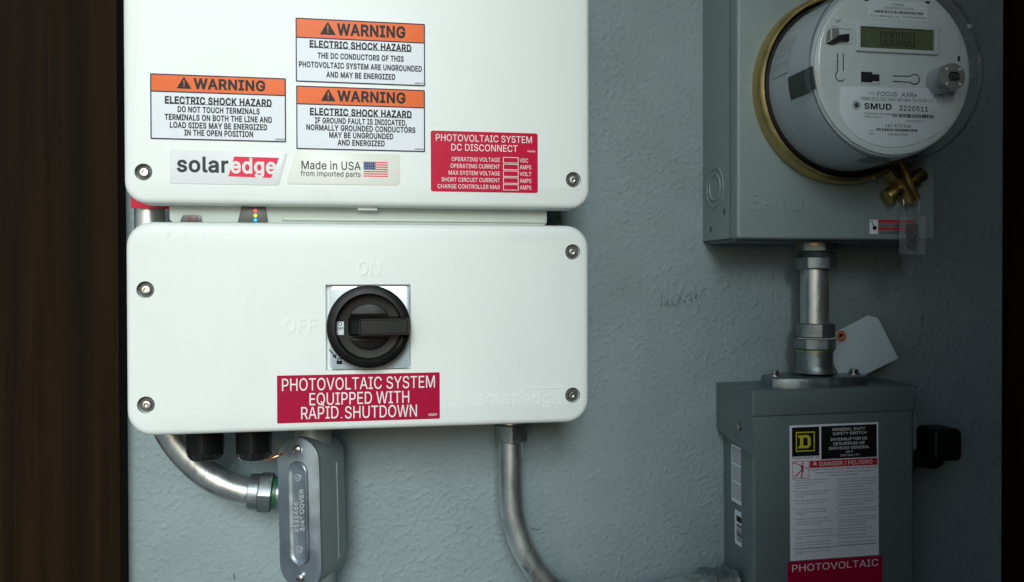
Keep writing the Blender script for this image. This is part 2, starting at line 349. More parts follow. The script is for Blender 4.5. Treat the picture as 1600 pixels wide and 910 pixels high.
 '9': '181|33,108 42,95 55,86 70,80 87,78 95,79 103,81 109,84 112,86 52,0 80,0 126,67 140,90 149,108 154,124 156,139 153,157 147,174 137,187 124,198 108,204 90,206 73,204 57,198 44,188 34,175 28,159 25,141 27,123|55,118 51,129 50,141 51,152 55,163 61,172 70,178 79,183 90,184 102,183 112,178 120,172 126,163 130,152 131,140 130,128 126,118 120,109 111,103 102,99 90,97 79,99 70,103 61,109',
 '.': '75|20,16 21,9 25,4 31,0 38,-2 45,0 51,4 55,9 56,16 55,23 51,29 45,33 38,35 31,33 25,29 21,23',
 ',': '75|27,28 15,-48 34,-48 55,28',
 '/': '100|28,-31 94,213 71,213 6,-31',
 '(': '109|37,63 40,42 45,22 51,2 60,-19 71,-38 94,-38 87,-23 81,-8 75,6 69,27 64,46 61,64 60,83 62,103 65,125 70,148 76,171 85,194 94,216 71,216 61,198 53,176 48,161 44,146 40,129 37,106 36,83',
 ')': '109|22,-22 15,-38 39,-38 49,-19 58,1 65,21 70,42 73,62 74,83 72,105 69,129 66,146 62,161 57,176 48,198 39,216 15,216 25,194 33,171 40,148 45,125 48,103 49,83 48,65 45,47 41,27 34,7 29,-7',
 '+': '181|79,90 25,90 25,69 79,69 79,14 102,14 102,69 156,69 156,90 102,90 102,145 79,145',
 '-': '181|46,98 46,75 135,75 135,98',
 '=': '181|29,61 29,39 152,39 152,61|29,120 29,98 152,98 152,120',
 ':': '75|20,16 21,9 25,4 31,0 38,-2 45,0 51,4 55,9 56,16 55,23 51,29 45,33 38,35 31,33 25,29 21,23|20,126 21,119 25,114 31,110 38,108 45,110 51,114 55,119 56,126 55,134 51,139 45,143 38,145 31,143 25,139 21,134',
 '"': '128|28,203 31,127 51,127 54,203|74,203 77,127 97,127 100,203',
 '*': '181|36,126 46,109 82,132 81,89 100,89 98,132 135,109 145,126 106,146 145,166 135,184 98,160 100,203 81,203 82,160 46,184 36,166 74,146', "'": '82|28,203 31,127 51,127 54,203',
 '~': '181|21,60 43,60 44,71 48,79 54,83 61,84 71,82 83,73 93,65 102,59 111,56 120,55 130,56 140,59 148,65 155,74 159,86 160,101 138,101 137,91 133,83 127,78 119,77 115,77 110,79 98,88 88,97 79,102 70,105 60,107 51,105 41,102 33,96 26,87 22,75',
 '&': '179|22,25 31,13 44,5 60,-1 79,-3 94,-1 108,3 122,9 131,18 146,0 175,0 146,35 148,37 154,46 159,57 162,72 163,90 140,90 138,74 134,61 131,54 88,107 102,117 117,130 122,137 126,145 129,153 129,162 128,173 123,184 116,193 106,200 94,204 80,205 66,204 54,200 44,193 36,183 32,172 30,159 31,148 35,138 41,127 48,117 54,110 34,94 25,85 19,76 15,65 14,53 16,38|44,35 40,43 39,52 40,61 44,70 51,78 62,87 69,93 117,35 111,30 100,24 89,20 77,19 67,20 57,23 50,28|67,181 73,184 81,184 91,183 98,178 103,171 105,162 104,156 102,150 95,141 86,134 73,124 67,131 58,145 56,152 55,160 56,166 58,172 62,177',
 '%': '270|30,155 31,144 35,134 40,125 48,119 58,115 70,113 82,115 92,119 100,125 106,134 109,144 110,155 110,165 109,176 106,186 100,194 92,201 82,205 70,207 58,205 48,201 40,194 35,186 31,176 30,165|70,131 61,133 55,138 52,146 51,155 51,165 52,174 55,182 61,187 70,189 79,187 85,182 88,174 89,165 89,155 88,146 85,138 79,133|160,38 161,27 165,17 171,8 178,2 188,-2 200,-4 212,-2 222,2 230,8 236,17 239,27 240,38 240,48 239,59 236,69 230,77 222,84 212,88 200,90 189,88 179,84 171,77 165,69 161,59 160,48|200,14 191,16 186,21 182,29 181,38 181,48 182,57 186,65 192,70 200,72 209,70 215,65 219,57 220,48 220,38 218,29 215,21 209,16|193,203 53,0 76,0 216,203',
 'Ó': '213|28,46 37,32 48,20 60,10 74,3 90,-1 107,-3 124,-1 139,3 153,10 166,20 177,32 186,46 192,63 196,81 197,102 196,122 192,141 186,157 177,172 166,184 153,193 139,201 124,205 107,206 90,205 74,201 60,193 48,184 37,172 28,157 21,141 17,122 16,102 17,81 21,63|50,58 44,78 41,102 44,126 50,146 60,162 74,173 89,180 107,182 124,180 140,173 153,162 163,146 170,126 172,102 170,78 163,58 153,42 140,30 124,23 107,21 89,23 74,30 60,42|142,263 115,263 96,223 116,223',
 'É': '167|50,23 50,91 142,91 142,114 50,114 50,181 149,181 149,203 24,203 24,0 150,0 150,23|95,263 76,223 96,223 123,263',
 'Ñ': '209|24,0 50,0 50,131 49,153 48,171 59,152 71,132 81,116 155,0 185,0 185,203 160,203 160,43 161,31 155,43 145,60 137,73 54,203 24,203|86,241 89,242 96,240 104,236 113,232 123,230 132,232 138,238 143,247 144,259 128,259 125,250 123,248 120,248 113,249 97,257 87,259 78,257 71,251 67,242 65,231 82,231 84,238',
 'á': '156|19,18 27,9 38,2 50,-2 64,-3 76,-2 86,0 94,5 101,10 109,21 111,21 111,0 135,0 135,101 133,116 129,128 122,137 114,144 105,149 96,152 78,154 65,153 53,150 42,145 31,138 23,129 16,116 40,110 43,115 47,120 53,125 60,129 68,131 78,132 88,131 96,129 102,124 107,119 109,111 110,103 110,102 109,97 106,94 101,92 93,91 71,88 50,84 40,81 31,77 23,72 17,64 13,55 12,43 14,29|41,29 38,35 37,42 38,50 41,56 47,60 54,63 70,67 80,68 93,70 104,73 110,76 110,55 109,46 105,37 99,30 91,23 81,19 68,18 60,19 52,21 46,24|111,212 84,212 65,172 85,172',
 'é': '162|14,75 16,53 22,34 33,18 47,7 64,-1 85,-3 100,-2 113,2 125,8 134,16 141,25 146,36 122,42 119,35 114,29 108,24 101,21 94,19 85,18 72,20 60,25 51,32 44,42 40,55 38,68 148,68 148,78 147,97 143,113 136,126 128,136 118,144 106,150 94,153 82,154 63,151 46,144 32,132 22,116 16,97|40,97 44,108 50,118 59,125 69,130 82,132 95,130 105,126 113,118 119,107 123,95 124,88 39,88|117,212 90,212 71,172 91,172',
 'í': '67|21,152 21,0 45,0 45,152|42,212 23,172 43,172 69,212',
 'ó': '166|16,53 22,34 33,18 47,7 64,-1 83,-3 102,-1 119,7 133,18 144,34 150,53 152,75 150,97 144,116 133,132 119,144 102,151 83,154 64,151 47,144 33,132 22,116 16,97 14,75|43,47 40,60 39,75 40,90 43,103 49,115 58,124 69,130 83,132 97,130 108,124 117,115 123,103 126,90 128,75 126,60 123,47 117,35 108,26 97,21 83,19 69,21 58,26 49,35|119,212 91,212 72,172 92,172',
 'ñ': '164|47,103 51,113 57,121 64,127 74,130 84,132 98,129 109,122 116,110 118,94 118,0 143,0 143,96 141,114 136,128 128,139 118,147 105,152 91,154 75,152 61,145 49,133 45,124 45,152 21,152 21,0 45,0 45,91|64,189 67,190 73,188 81,184 90,180 100,178 109,180 116,186 120,195 122,207 105,207 102,198 100,196 97,196 90,198 83,202 74,206 64,207 55,205 48,199 44,190 42,179 59,179 61,186',
 ' ': '75'}

GL = {}
for ch_, s_ in FONT.items():
    b_ = s_.split('|')
    GL[ch_] = (int(b_[0]) / 400, [[tuple(int(q) / 400 for q in p.split(',')) for p in sp.split()] for sp in b_[1:]])
CAP = 203 / 400

GCACHE = {}
def glyph(c, wt):
    """filled outline of one character, thickened by wt: (points, triangles)"""
    k = (c, round(wt, 4))
    if k not in GCACHE:
        loops = GL.get(c, GL['.'])[1]
        if wt:
            loops = [inset_poly(l, -wt) for l in loops]
        V, E = [], []
        for l in loops:
            n0 = len(V)
            V += [Vector(p) for p in l]
            E += [(n0 + i, n0 + (i + 1) % len(l)) for i in range(len(l))]
        if not V:
            GCACHE[k] = ([], [])
            return GCACHE[k]
        v, _, f = delaunay_2d_cdt(V, E, [], 0, 1e-5)[:3]
        keep = []
        for t in f:
            p = sum((v[i] for i in t), Vector((0, 0))) / len(t)
            w_ = 0
            for l in loops:
                for i in range(len(l)):
                    (x0, y0), (x1, y1) = l[i - 1], l[i]
                    s = (x1 - x0) * (p.y - y0) - (p.x - x0) * (y1 - y0)
                    if y0 <= p.y < y1 and s > 0: w_ += 1
                    elif y1 <= p.y < y0 and s < 0: w_ -= 1
            if w_ > 0:
                keep.append(tuple(t))
        GCACHE[k] = ([(q.x, q.y) for q in v], keep)
    return GCACHE[k]

def text_mesh(lines, place, extrude=0.0):
    """lines = [(string, x, z, cap height, width or None, align, weight[, slant])] -> one mesh; place(x, z) -> Vector"""
    bm = bmesh.new()
    for ln in lines:
        s, x, z, h, wd, al, wt = ln[:7]
        sl = ln[7] if len(ln) > 7 else 0.0
        cx = sum(GL.get(c, GL['.'])[0] + (wt * 1.2 if wt > 0 else 0) for c in s)
        sy = h * .9 / CAP
        sx = wd / cx if wd else sy * .92
        pen = {'C': x - cx * sx / 2, 'L': x, 'R': x - cx * sx}[al]
        for c in s:
            V, T = glyph(c, wt)
            used = {i for t in T for i in t}
            pt = {i: (pen + (V[i][0] + sl * V[i][1]) * sx, z - h * .45 + V[i][1] * sy) for i in used}
            pen += (GL.get(c, GL['.'])[0] + (wt * 1.2 if wt > 0 else 0)) * sx
            hi = {i: bm.verts.new(place(*pt[i], extrude)) for i in used}
            for t in T:
                bm.faces.new([hi[i] for i in t])
            if extrude:
                lo = {i: bm.verts.new(place(*pt[i], 0)) for i in used}
                cnt = {}
                for t in T:
                    for q in range(len(t)):
                        e = (t[q - 1], t[q]); kk = (min(e), max(e)); cnt[kk] = cnt.get(kk, 0) + 1
                for (a, b), n in cnt.items():
                    if n == 1:
                        bm.faces.new((lo[a], lo[b], hi[b], hi[a]))
    me = bpy.data.meshes.new('lettering')
    bm.to_mesh(me); bm.free()
    return me

def front(d, m=None):
    m = m or Matrix.Identity(4)
    return lambda x, z, e=0: m @ Vector((x, -(d + e), z))

def lettering(lines, d, mat, parent, m=None, name='lettering', extrude=0.0):
    o = obj(name, text_mesh(lines, front(d, m), extrude), mat, parent, smooth=0)
    return o

def pxlines(rows, d, wt=0.0):
    """rows measured on the photograph: (string, x left, x right, y middle, cap height in px, weight)"""
    out = []
    for r in rows:
        s, a, b, y, h = r[:5]
        x0, z0 = P(a, y, d); x1, _ = P(b, y, d)
        out.append((s, (x0 + x1) / 2, z0, h / 1300 * (DW - d), x1 - x0, 'C', r[5] if len(r) > 5 else wt))
    return out

# ------------------------------------------------------------------ materials
def mat(name, col, rough=.5, metal=0.0, var=0.0, vs=30.0, bump=0.0, bs=200.0, bd=.001, stretch=(1, 1, 1), rvar=0.0, coat=0.0, spec=.5, dirt=None):
    m = bpy.data.materials.new(name)
    m.use_nodes = True
    t = m.node_tree; N = t.nodes; L = t.links
    b = N['Principled BSDF']
    b.inputs['Base Color'].default_value = (*col, 1)
    b.inputs['Roughness'].default_value = rough
    b.inputs['Metallic'].default_value = metal
    b.inputs['Coat Weight'].default_value = coat
    b.inputs['Specular IOR Level'].default_value = spec
    if var or bump or rvar or dirt:
        tc = N.new('ShaderNodeTexCoord'); mp = N.new('ShaderNodeMapping')
        mp.inputs['Scale'].default_value = stretch
        L.new(tc.outputs['Object'], mp.inputs[0])
    if var or rvar:
        n = N.new('ShaderNodeTexNoise')
        n.inputs['Scale'].default_value = vs; n.inputs['Detail'].default_value = 6; n.inputs['Roughness'].default_value = .62
        L.new(mp.outputs[0], n.inputs[0])
        if var:
            r = N.new('ShaderNodeValToRGB')
            r.color_ramp.elements[0].position = .3; r.color_ramp.elements[1].position = .7
            r.color_ramp.elements[0].color = (*[c * (1 - var) for c in col], 1)
            r.color_ramp.elements[1].color = (*[min(1, c * (1 + var)) for c in col], 1)
            L.new(n.outputs[0], r.inputs[0])
            out = r.outputs[0]
            if dirt:
                n2 = N.new('ShaderNodeTexNoise')
                n2.inputs['Scale'].default_value = dirt[1]; n2.inputs['Detail'].default_value = 9; n2.inputs['Roughness'].default_value = .7
                L.new(mp.outputs[0], n2.inputs[0])
                r2 = N.new('ShaderNodeValToRGB')
                r2.color_ramp.elements[0].position = dirt[2]; r2.color_ramp.elements[1].position = dirt[2] + .12
                r2.color_ramp.elements[0].color = (0, 0, 0, 1); r2.color_ramp.elements[1].color = (dirt[3],) * 3 + (1,)
                L.new(n2.outputs[0], r2.inputs[0])
                mx = N.new('ShaderNodeMixRGB')
                L.new(r2.outputs[0], mx.inputs[0]); L.new(out, mx.inputs[1]); mx.inputs[2].default_value = (*dirt[0], 1)
                out = mx.outputs[0]
            L.new(out, b.inputs['Base Color'])
        if rvar:
            mr = N.new('ShaderNodeMapRange')
            mr.inputs['From Min'].default_value = .3; mr.inputs['From Max'].default_value = .7
            mr.inputs['To Min'].default_value = rough - rvar; mr.inputs['To Max'].default_value = rough + rvar
            L.new(n.outputs[0], mr.inputs[0]); L.new(mr.outputs[0], b.inputs['Roughness'])
    if bump:
        nb = N.new('ShaderNodeTexNoise')
        nb.inputs['Scale'].default_value = bs; nb.inputs['Detail'].default_value = 4
        L.new(mp.outputs[0], nb.inputs[0])
        bp = N.new('ShaderNodeBump')
        bp.inputs['Strength'].default_value = bump; bp.inputs['Distance'].default_value = bd
        L.new(nb.outputs[0], bp.inputs['Height']); L.new(bp.outputs[0], b.inputs['Normal'])
    return m

def mat_stucco():
    m = bpy.data.materials.new('grey stucco paint')
    m.use_nodes = True
    t = m.node_tree; N = t.nodes; L = t.links
    b = N['Principled BSDF']
    b.inputs['Roughness'].default_value = .62
    b.inputs['Specular IOR Level'].default_value = .35
    tc = N.new('ShaderNodeTexCoord')
    def noise(sc, det, rg, dist=0, mp=(1, 1, 1), rot=0.0):
        q = N.new('ShaderNodeMapping'); q.inputs['Scale'].default_value = mp; q.inputs['Rotation'].default_value = (0, rot, 0)
        L.new(tc.outputs['Object'], q.inputs[0])
        n = N.new('ShaderNodeTexNoise'); n.inputs['Scale'].default_value = sc; n.inputs['Detail'].default_value = det
        n.inputs['Roughness'].default_value = rg; n.inputs['Distortion'].default_value = dist
        L.new(q.outputs[0], n.inputs[0])
        return n.outputs[0]
    def math_(op, a, c):
        q = N.new('ShaderNodeMath'); q.operation = op
        for i, s in enumerate((a, c)):
            if hasattr(s, 'links'):
                L.new(s, q.inputs[i])
            else:
                q.inputs[i].default_value = s
        if op == 'MULTIPLY_ADD':
            q.inputs[2].default_value = .22
        return q.outputs[0]
    def ramp(s, a, c):
        q = N.new('ShaderNodeMapRange'); q.interpolation_type = 'SMOOTHSTEP'
        q.inputs['From Min'].default_value = a; q.inputs['From Max'].default_value = c
        L.new(s, q.inputs[0])
        return q.outputs[0]
    big = noise(17, 2, .5, .2, (1, 1, 1.4), .5)          # trowelled swells
    mid = ramp(noise(170, 1.5, .4, 0, (1, 1, 1.1), .6), .44, .80)      # knocked-down blobs
    small = noise(300, 2, .5)
    fine = noise(620, 2, .6)                             # sand grain
    pit = ramp(noise(120, 1, .5), .24, .32)
    patch_ = ramp(noise(7, 3, .6), .35, .65)             # smoother and rougher areas
    h = math_('ADD', math_('MULTIPLY', big, .9), math_('MULTIPLY', mid, math_('MULTIPLY_ADD', patch_, .30)))
    h = math_('ADD', h, math_('MULTIPLY', small, .34))
    h = math_('ADD', h, math_('MULTIPLY', fine, .10))
    h = math_('ADD', h, math_('MULTIPLY', pit, .30))
    bp = N.new('ShaderNodeBump'); bp.inputs['Strength'].default_value = .52; bp.inputs['Distance'].default_value = .0032
    L.new(h, bp.inputs['Height']); L.new(bp.outputs[0], b.inputs['Normal'])
    cv = noise(9, 5, .6)
    r = N.new('ShaderNodeValToRGB'); r.color_ramp.elements[0].position = .3; r.color_ramp.elements[1].position = .72
    r.color_ramp.elements[0].color = (*[c * .9 for c in WALL], 1); r.color_ramp.elements[1].color = (*[c * 1.08 for c in WALL], 1)
    L.new(cv, r.inputs[0])
    sp = noise(260, 2, .5)
    r2 = N.new('ShaderNodeValToRGB'); r2.color_ramp.elements[0].position = .70; r2.color_ramp.elements[1].position = .76
    r2.color_ramp.elements[0].color = (0, 0, 0, 1); r2.color_ramp.elements[1].color = (.5, .5, .5, 1)
    L.new(sp, r2.inputs[0])
    mx = N.new('ShaderNodeMixRGB'); L.new(r2.outputs[0], mx.inputs[0]); L.new(r.outputs[0], mx.inputs[1]); mx.inputs[2].default_value = (.10, .11, .11, 1)
    L.new(mx.outputs[0], b.inputs['Base Color'])
    return m

def mat_wood(name, dark, light):
    m = bpy.data.materials.new(name)
    m.use_nodes = True
    t = m.node_tree; N = t.nodes; L = t.links
    b = N['Principled BSDF']
    b.inputs['Roughness'].default_value = .75
    b.inputs['Specular IOR Level'].default_value = .08
    tc = N.new('ShaderNodeTexCoord'); mp = N.new('ShaderNodeMapping'); mp.inputs['Scale'].default_value = (48, 48, .9)
    L.new(tc.outputs['Object'], mp.inputs[0])
    n = N.new('ShaderNodeTexNoise'); n.inputs['Scale'].default_value = 1.0; n.inputs['Detail'].default_value = 11; n.inputs['Roughness'].default_value = .72; n.inputs['Distortion'].default_value = .5
    L.new(mp.outputs[0], n.inputs[0])
    r = N.new('ShaderNodeValToRGB'); r.color_ramp.elements[0].position = .36; r.color_ramp.elements[1].position = .66
    r.color_ramp.elements[0].color = (*dark, 1); r.color_ramp.elements[1].color = (*light, 1)
    L.new(n.outputs[0], r.inputs[0]); L.new(r.outputs[0], b.inputs['Base Color'])
    bp = N.new('ShaderNodeBump'); bp.inputs['Strength'].default_value = .5; bp.inputs['Distance'].default_value = .0012
    L.new(n.outputs[0], bp.inputs['Height']); L.new(bp.outputs[0], b.inputs['Normal'])
    return m

def mat_clear(name, tint=.93, rough=.03, edge=1.0, milk=0.0):
    m = bpy.data.materials.new(name)
    m.use_nodes = True
    t = m.node_tree; N = t.nodes; L = t.links
    N.remove(N['Principled BSDF'])
    tr = N.new('ShaderNodeBsdfTransparent'); tr.inputs[0].default_value = (tint, tint * 1.01, tint * 1.01, 1)
    gl = N.new('ShaderNodeBsdfGlossy'); gl.inputs['Roughness'].default_value = rough
    lw = N.new('ShaderNodeLayerWeight'); lw.inputs[0].default_value = .5
    pw = N.new('ShaderNodeMath'); pw.operation = 'POWER'; pw.inputs[1].default_value = 4.0
    mu = N.new('ShaderNodeMath'); mu.operation = 'MULTIPLY_ADD'; mu.inputs[1].default_value = .55 * edge; mu.inputs[2].default_value = .035
    L.new(lw.outputs['Facing'], pw.inputs[0])
    mx = N.new('ShaderNodeMixShader')
    L.new(pw.outputs[0], mu.inputs[0]); L.new(mu.outputs[0], mx.inputs[0]); L.new(tr.outputs[0], mx.inputs[1]); L.new(gl.outputs[0], mx.inputs[2])
    out = mx.outputs[0]
    if milk:
        df = N.new('ShaderNodeBsdfDiffuse'); df.inputs[0].default_value = (.75, .8, .8, 1)
        m2 = N.new('ShaderNodeMixShader'); m2.inputs[0].default_value = milk
        L.new(out, m2.inputs[1]); L.new(df.outputs[0], m2.inputs[2]); out = m2.outputs[0]
    L.new(out, N['Material Output'].inputs[0])
    return m

def mat_glow(name, col, s):
    m = mat(name, col, .3)
    b = m.node_tree.nodes['Principled BSDF']
    b.inputs['Emission Color'].default_value = (*col, 1); b.inputs['Emission Strength'].default_value = s
    return m

WALL = (.245, .315, .328)
M = {
    'stucco': mat_stucco(),
    'wood': mat_wood('dark stained timber', (.0058, .0032, .0013), (.0205, .0108, .0035)),
    'white': mat('off-white powder coat', (.775, .825, .81), .42, var=.03, vs=16, stretch=(1, 1, .3), bump=.16, bs=900, bd=.0004, rvar=.05, dirt=((.55, .57, .53), 42, .70, .35)),
    'housing': mat('pale grey casting', (.48, .53, .49), .5, var=.05, vs=25, bump=.1, bs=500),
    'shade_plastic': mat('dark grey plastic', (.05, .06, .06), .35, var=.1),
    'label_white': mat('white vinyl', (.78, .82, .88), .3, var=.015, vs=60, spec=.12),
    'sticker': mat('pale glossy sticker', (.80, .83, .84), .22, var=.01, vs=50, spec=.12),
    'sticker_warm': mat('cream glossy sticker', (.82, .83, .77), .22, var=.01, vs=50, spec=.12),
    'orange': mat('orange vinyl', (.82, .135, .012), .3, var=.05, vs=70, spec=.12),
    'ink': mat('black ink', (.012, .012, .013), .4, spec=.12),
    'navy': mat('dark blue ink', (.012, .014, .055), .4, spec=.12),
    'logo_grey': mat('charcoal ink', (.03, .045, .055), .4, spec=.12),
    'logo_red': mat('coral red ink', (.80, .025, .085), .35, spec=.12),
    'flag_blue': mat('flag blue ink', (.03, .06, .19), .4, spec=.12),
    'red': mat('crimson vinyl', (.56, .006, .045), .32, var=.04, vs=60, spec=.12),
    'red_dull': mat('deep crimson vinyl', (.40, .004, .045), .38, var=.05, vs=60, spec=.12),
    'letter_white': mat('white ink', (.80, .82, .82), .4, spec=.12),
    'black': mat('black plastic', (.004, .0048, .005), .46, var=.15, vs=40, bump=.08, bs=800, bd=.0004, rvar=.08, spec=.28),
    'black_gloss': mat('glossy black plastic', (.014, .016, .017), .2),
    'grey_plate': mat('brushed silver plate', (.56, .66, .72), .35, metal=.35, var=.03, vs=40),
    'steel': mat('stainless steel', (.56, .56, .54), .28, metal=1, var=.12, vs=200, rvar=.08),
    'emt': mat('galvanised tube', (.62, .66, .66), .36, metal=.92, var=.22, vs=45, bump=.06, bs=160, rvar=.10, stretch=(1, 1, .35), dirt=((.13, .14, .135), 80, .53, .55)),
    'zinc': mat('dull zinc casting', (.27, .31, .32), .44, metal=.85, var=.25, vs=90, bump=.15, bs=300, rvar=.12),
    'lb_paint': mat('grey enamelled aluminium', (.22, .27, .27), .42, metal=.2, var=.06, vs=30, bump=.1, bs=350, bd=.0006),
    'lb_cover': mat('pressed aluminium', (.42, .49, .54), .36, metal=.9, var=.10, vs=60, rvar=.08, bump=.05, bs=120),
    'ansi': mat('grey enamel', (.24, .31, .315), .42, var=.05, vs=18, bump=.06, bs=500, bd=.0005, rvar=.06),
    'ansi_dark': mat('dark grey enamel', (.13, .17, .175), .40, var=.05, vs=18, bump=.06, bs=500, bd=.0005, rvar=.06),
    'brass': mat('yellow zinc plate', (.60, .47, .19), .44, metal=1, var=.16, vs=40, rvar=.1),
    'brass_dark': mat('bronze zinc plate', (.50, .37, .15), .40, metal=1, var=.2, vs=60, rvar=.1),
    'meter_grey': mat('pale grey meter base', (.50, .56, .61), .38, var=.02, vs=30),
    'meter_face': mat('pale grey meter face', (.57, .65, .66), .5, var=.02, vs=30),
    'plate': mat('white name plate', (.69, .77, .81), .4, var=.02, vs=40),
    'lcd': mat('green liquid crystal', (.10, .13, .066), .15, var=.06, vs=60),
    'lcd_ink': mat('lit segment', (.008, .013, .005), .3),
    'lcd_faint': mat('faint segment', (.06, .08, .04), .3),
    'clear': mat_clear('clear polycarbonate', .985, .04, 1.15, .02),
    'clear_seal': mat_clear('clear seal plastic', .97, .12, 2.2, .10),
    'paper': mat('manila paper', (.54, .66, .70), .8, var=.03, vs=40),
    'paper_ring': mat('orange paper ring', (.55, .17, .07), .8, var=.08, vs=90),
    'string': mat('cotton string', (.5, .5, .46), .9),
    'washer': mat('dark rubber washer', (.07, .08, .08), .55),
    'cast_letter': mat('pale cast lettering', (.50, .54, .56), .45, metal=.3),  # lettering paler than its cover so that it reads
    'copper': mat('copper wire', (.62, .26, .14), .35, metal=1, var=.1, vs=90),
    'graphite': mat('pencil', (.09, .125, .13), .6),
    'green_seal': mat('green sealing ring', (.02, .10, .05), .4),
    'yellow': mat('yellow ink', (.62, .60, .02), .45),
    'pink': mat('warning red ink', (.55, .02, .05), .45),
    'concrete': mat('concrete paving', (.22, .23, .23), .85, var=.12, vs=6, bump=.3, bs=40, bd=.01),
    'shade_panel': mat('painted soffit', (.26, .29, .30), .7, var=.06, vs=8),  # paint of the added overhead board and tall blocker
}

# ------------------------------------------------------------------ the setting
g = MB(); g.box(-40, 40, -Z0 - .3, -Z0, -.2, 60)
o = obj('ground', g, M['concrete']); o['kind'] = 'structure'

g = MB(); g.box(-3.2, 3.6, -Z0, 1.3, -.2, 0)
stucco_wall = tag(obj('stucco_wall', g, M['stucco']), 'grey green stucco wall carrying all the electrical boxes', 'wall')

def handwriting():
    g = MB(); D = .0011
    q = lambda pts: PL([(980 + a / 10, 440 + b / 10) for a, b in pts], D)
    for s in ([(528, 245), (534, 215), (545, 203)], [(545, 300), (541, 350), (537, 402)],
              [(586, 335), (596, 365), (606, 388), (616, 340), (630, 300), (642, 345), (655, 402)],
              [(702, 322), (722, 360), (745, 390), (765, 355), (776, 318)],
              [(796, 325), (825, 300), (840, 270), (832, 242), (815, 250), (803, 300), (808, 345), (838, 352)],
              [(868, 290), (884, 298), (904, 300), (910, 330), (904, 356)], [(916, 250), (935, 232), (958, 212)],
              [(998, 192), (1000, 250), (1010, 322)], [(970, 292), (990, 286), (1006, 285)],
              [(1066, 245), (1088, 225), (1088, 195), (1074, 196), (1064, 240), (1072, 272), (1098, 262)],
              [(1138, 268), (1144, 235), (1152, 203), (1170, 165), (1198, 120), (1210, 112), (1228, 130)]):
        g.stroke(q(s), .0007, D)
    return g
obj('handwriting', handwriting(), M['graphite'], stucco_wall, smooth=0)
for pts, wd in (([(1441, 492), (1443, 500), (1440, 506)], .0012), ([(831, 826), (838, 828), (844, 827)], .001), ([(1442, 495), (1439, 498)], .001), ([(365, 898), (366, 906)], .001)):
    g = MB(); g.stroke(PL(pts, .0011), wd, .0011); obj('scuff', g, M['graphite'], stucco_wall, smooth=0)

def timber(name, x0, x1, d1, label):
    g = MB(); g.box(x0, x1, -Z0 + .002, 1.018, .0005, d1, .003)
    return tag(obj(name, g, M['wood']), label, 'post')
xl = P(186, 455, .024)[0]
timber('timber_post', xl - .30, xl, .024, 'dark brown stained timber board beside the white boxes')
xr = P(1589, 455, .022)[0]
timber('timber_shade_screen', xr, xr + .10, .93, 'dark timber at the right edge, its depth added to shade the meter side')  # only its edge shows; the reach out from the wall is added for shade

# unseen blockers added out of view to shade the wall
g = MB(); g.box(-3.4, 3.8, 1.02, 1.08, .0005, .95); o = obj('shade_panel', g, M['shade_panel']); tag(o, 'unseen board added above the stucco wall to shade its top', 'shade_panel')  # added overhead to dim the top of the wall
def shade_wall(name, pts, y0, y1, m, label, cat):
    g = MB(); g.prism(pts, -y1, -y0)          # outline in x, z; between y0 (far from the wall) and y1
    return tag(obj(name, g, M[m]), label, cat)
shade_wall('shade_wall', [(.13, -Z0 + .002), (4.5, -Z0 + .002), (4.5, 2.6), (.13, 2.6)], -1.75, -1.60, 'shade_panel', 'tall unseen wall added opposite the round meter to shade it', 'wall')  # invented blocker behind the camera, dims the right half
shade_wall('shade_slope', [(-.50, -Z0 + .002), (1.6, -Z0 + .002), (1.6, 1.3), (.88, 1.25), (.38, .53), (.11, .04)], -1.03, -.95, 'wood', 'sloping unseen timber panel added opposite the disconnect box to darken it', 'shade_baffle')  # invented slanted blocker, shaped to darken the lower right corner


# ------------------------------------------------------------------ shared bits
def screw(x, z, d, r, parent, well):
    """countersunk machine screw with a socket head, its washer at the bottom of a well"""
    g = MB()
    g.lathe([(r * .52, 0), (r * .52, .0022), (r * .44, .0032), (r * .26, .0033), (r * .22, .0012)], (x, z, d - well + .0008), (0, 0, 1), 20)
    s = obj('screw', g, M['steel'], parent)
    g = MB(); g.lathe([(r * .93, 0), (r * .93, .0006), (r * .9, .0008), (r * .3, .0008)], (x, z, d - well + .0001), (0, 0, 1), 28)
    obj('washer', g, M['washer'], s)
    return s

def hexplate(name, x, z, d, r, ln, mat_, parent, turn=0.0):
    g = MB(); g.hexnut((x, z, d), (0, 0, 1), r, ln, turn)
    return obj(name, g, mat_, parent)

def warn_triangle(g, x, z, h, d):
    a = h * .62
    g.prism([(x - a, z - h / 2), (x + a, z - h / 2), (x + .06 * a, z + h / 2), (x - .06 * a, z + h / 2)], d, d + .00006)
    return g

# ------------------------------------------------------------------ inverter (upper white box)
IX0, IX1, IZ0, IZ1, ID = -.1867, .1851, .0622, .335, .135
inv = thing('solar_inverter', 'upper white inverter box with three orange warning labels and a flag sticker', 'inverter', (0, IZ0, 0))
SR = .0066
sp = [P(224, 269, ID), P(896, 281, ID), (IX0 + .0165, .318), (IX1 - .0135, .318)]
g = MB(); g.prism(rr(IX0, IX1, IZ0, IZ1, .0165), .112, ID, .0045, 5, holes=[(circ(x, z, SR, 28), .005) for x, z in sp])
obj('cover', g, M['white'], inv)
for x, z in sp:
    screw(x, z, ID, SR, inv, .005)
hx0, hx1 = P(264, 335, .1185)[0], P(855, 335, .1185)[0]
g = MB(); g.prism(rr(hx0, hx1, .0487, .325, .004), .002, .1185, .0015, 2)
obj('housing', g, M['housing'], inv)
g = MB(); z = P(600, 344, .12)[1]
g.box(P(441, 344, .12)[0], hx1 - .002, z - .0012, z + .0012, .117, .1205, .0006); obj('ledge', g, M['housing'], inv)
g = MB(); a = P(559, 326, .12); b = P(590, 330, .12)
g.box(a[0], b[0], b[1], b[1] + .008, .1187, .1275, .0007); obj('latch_tab', g, M['white'], inv)
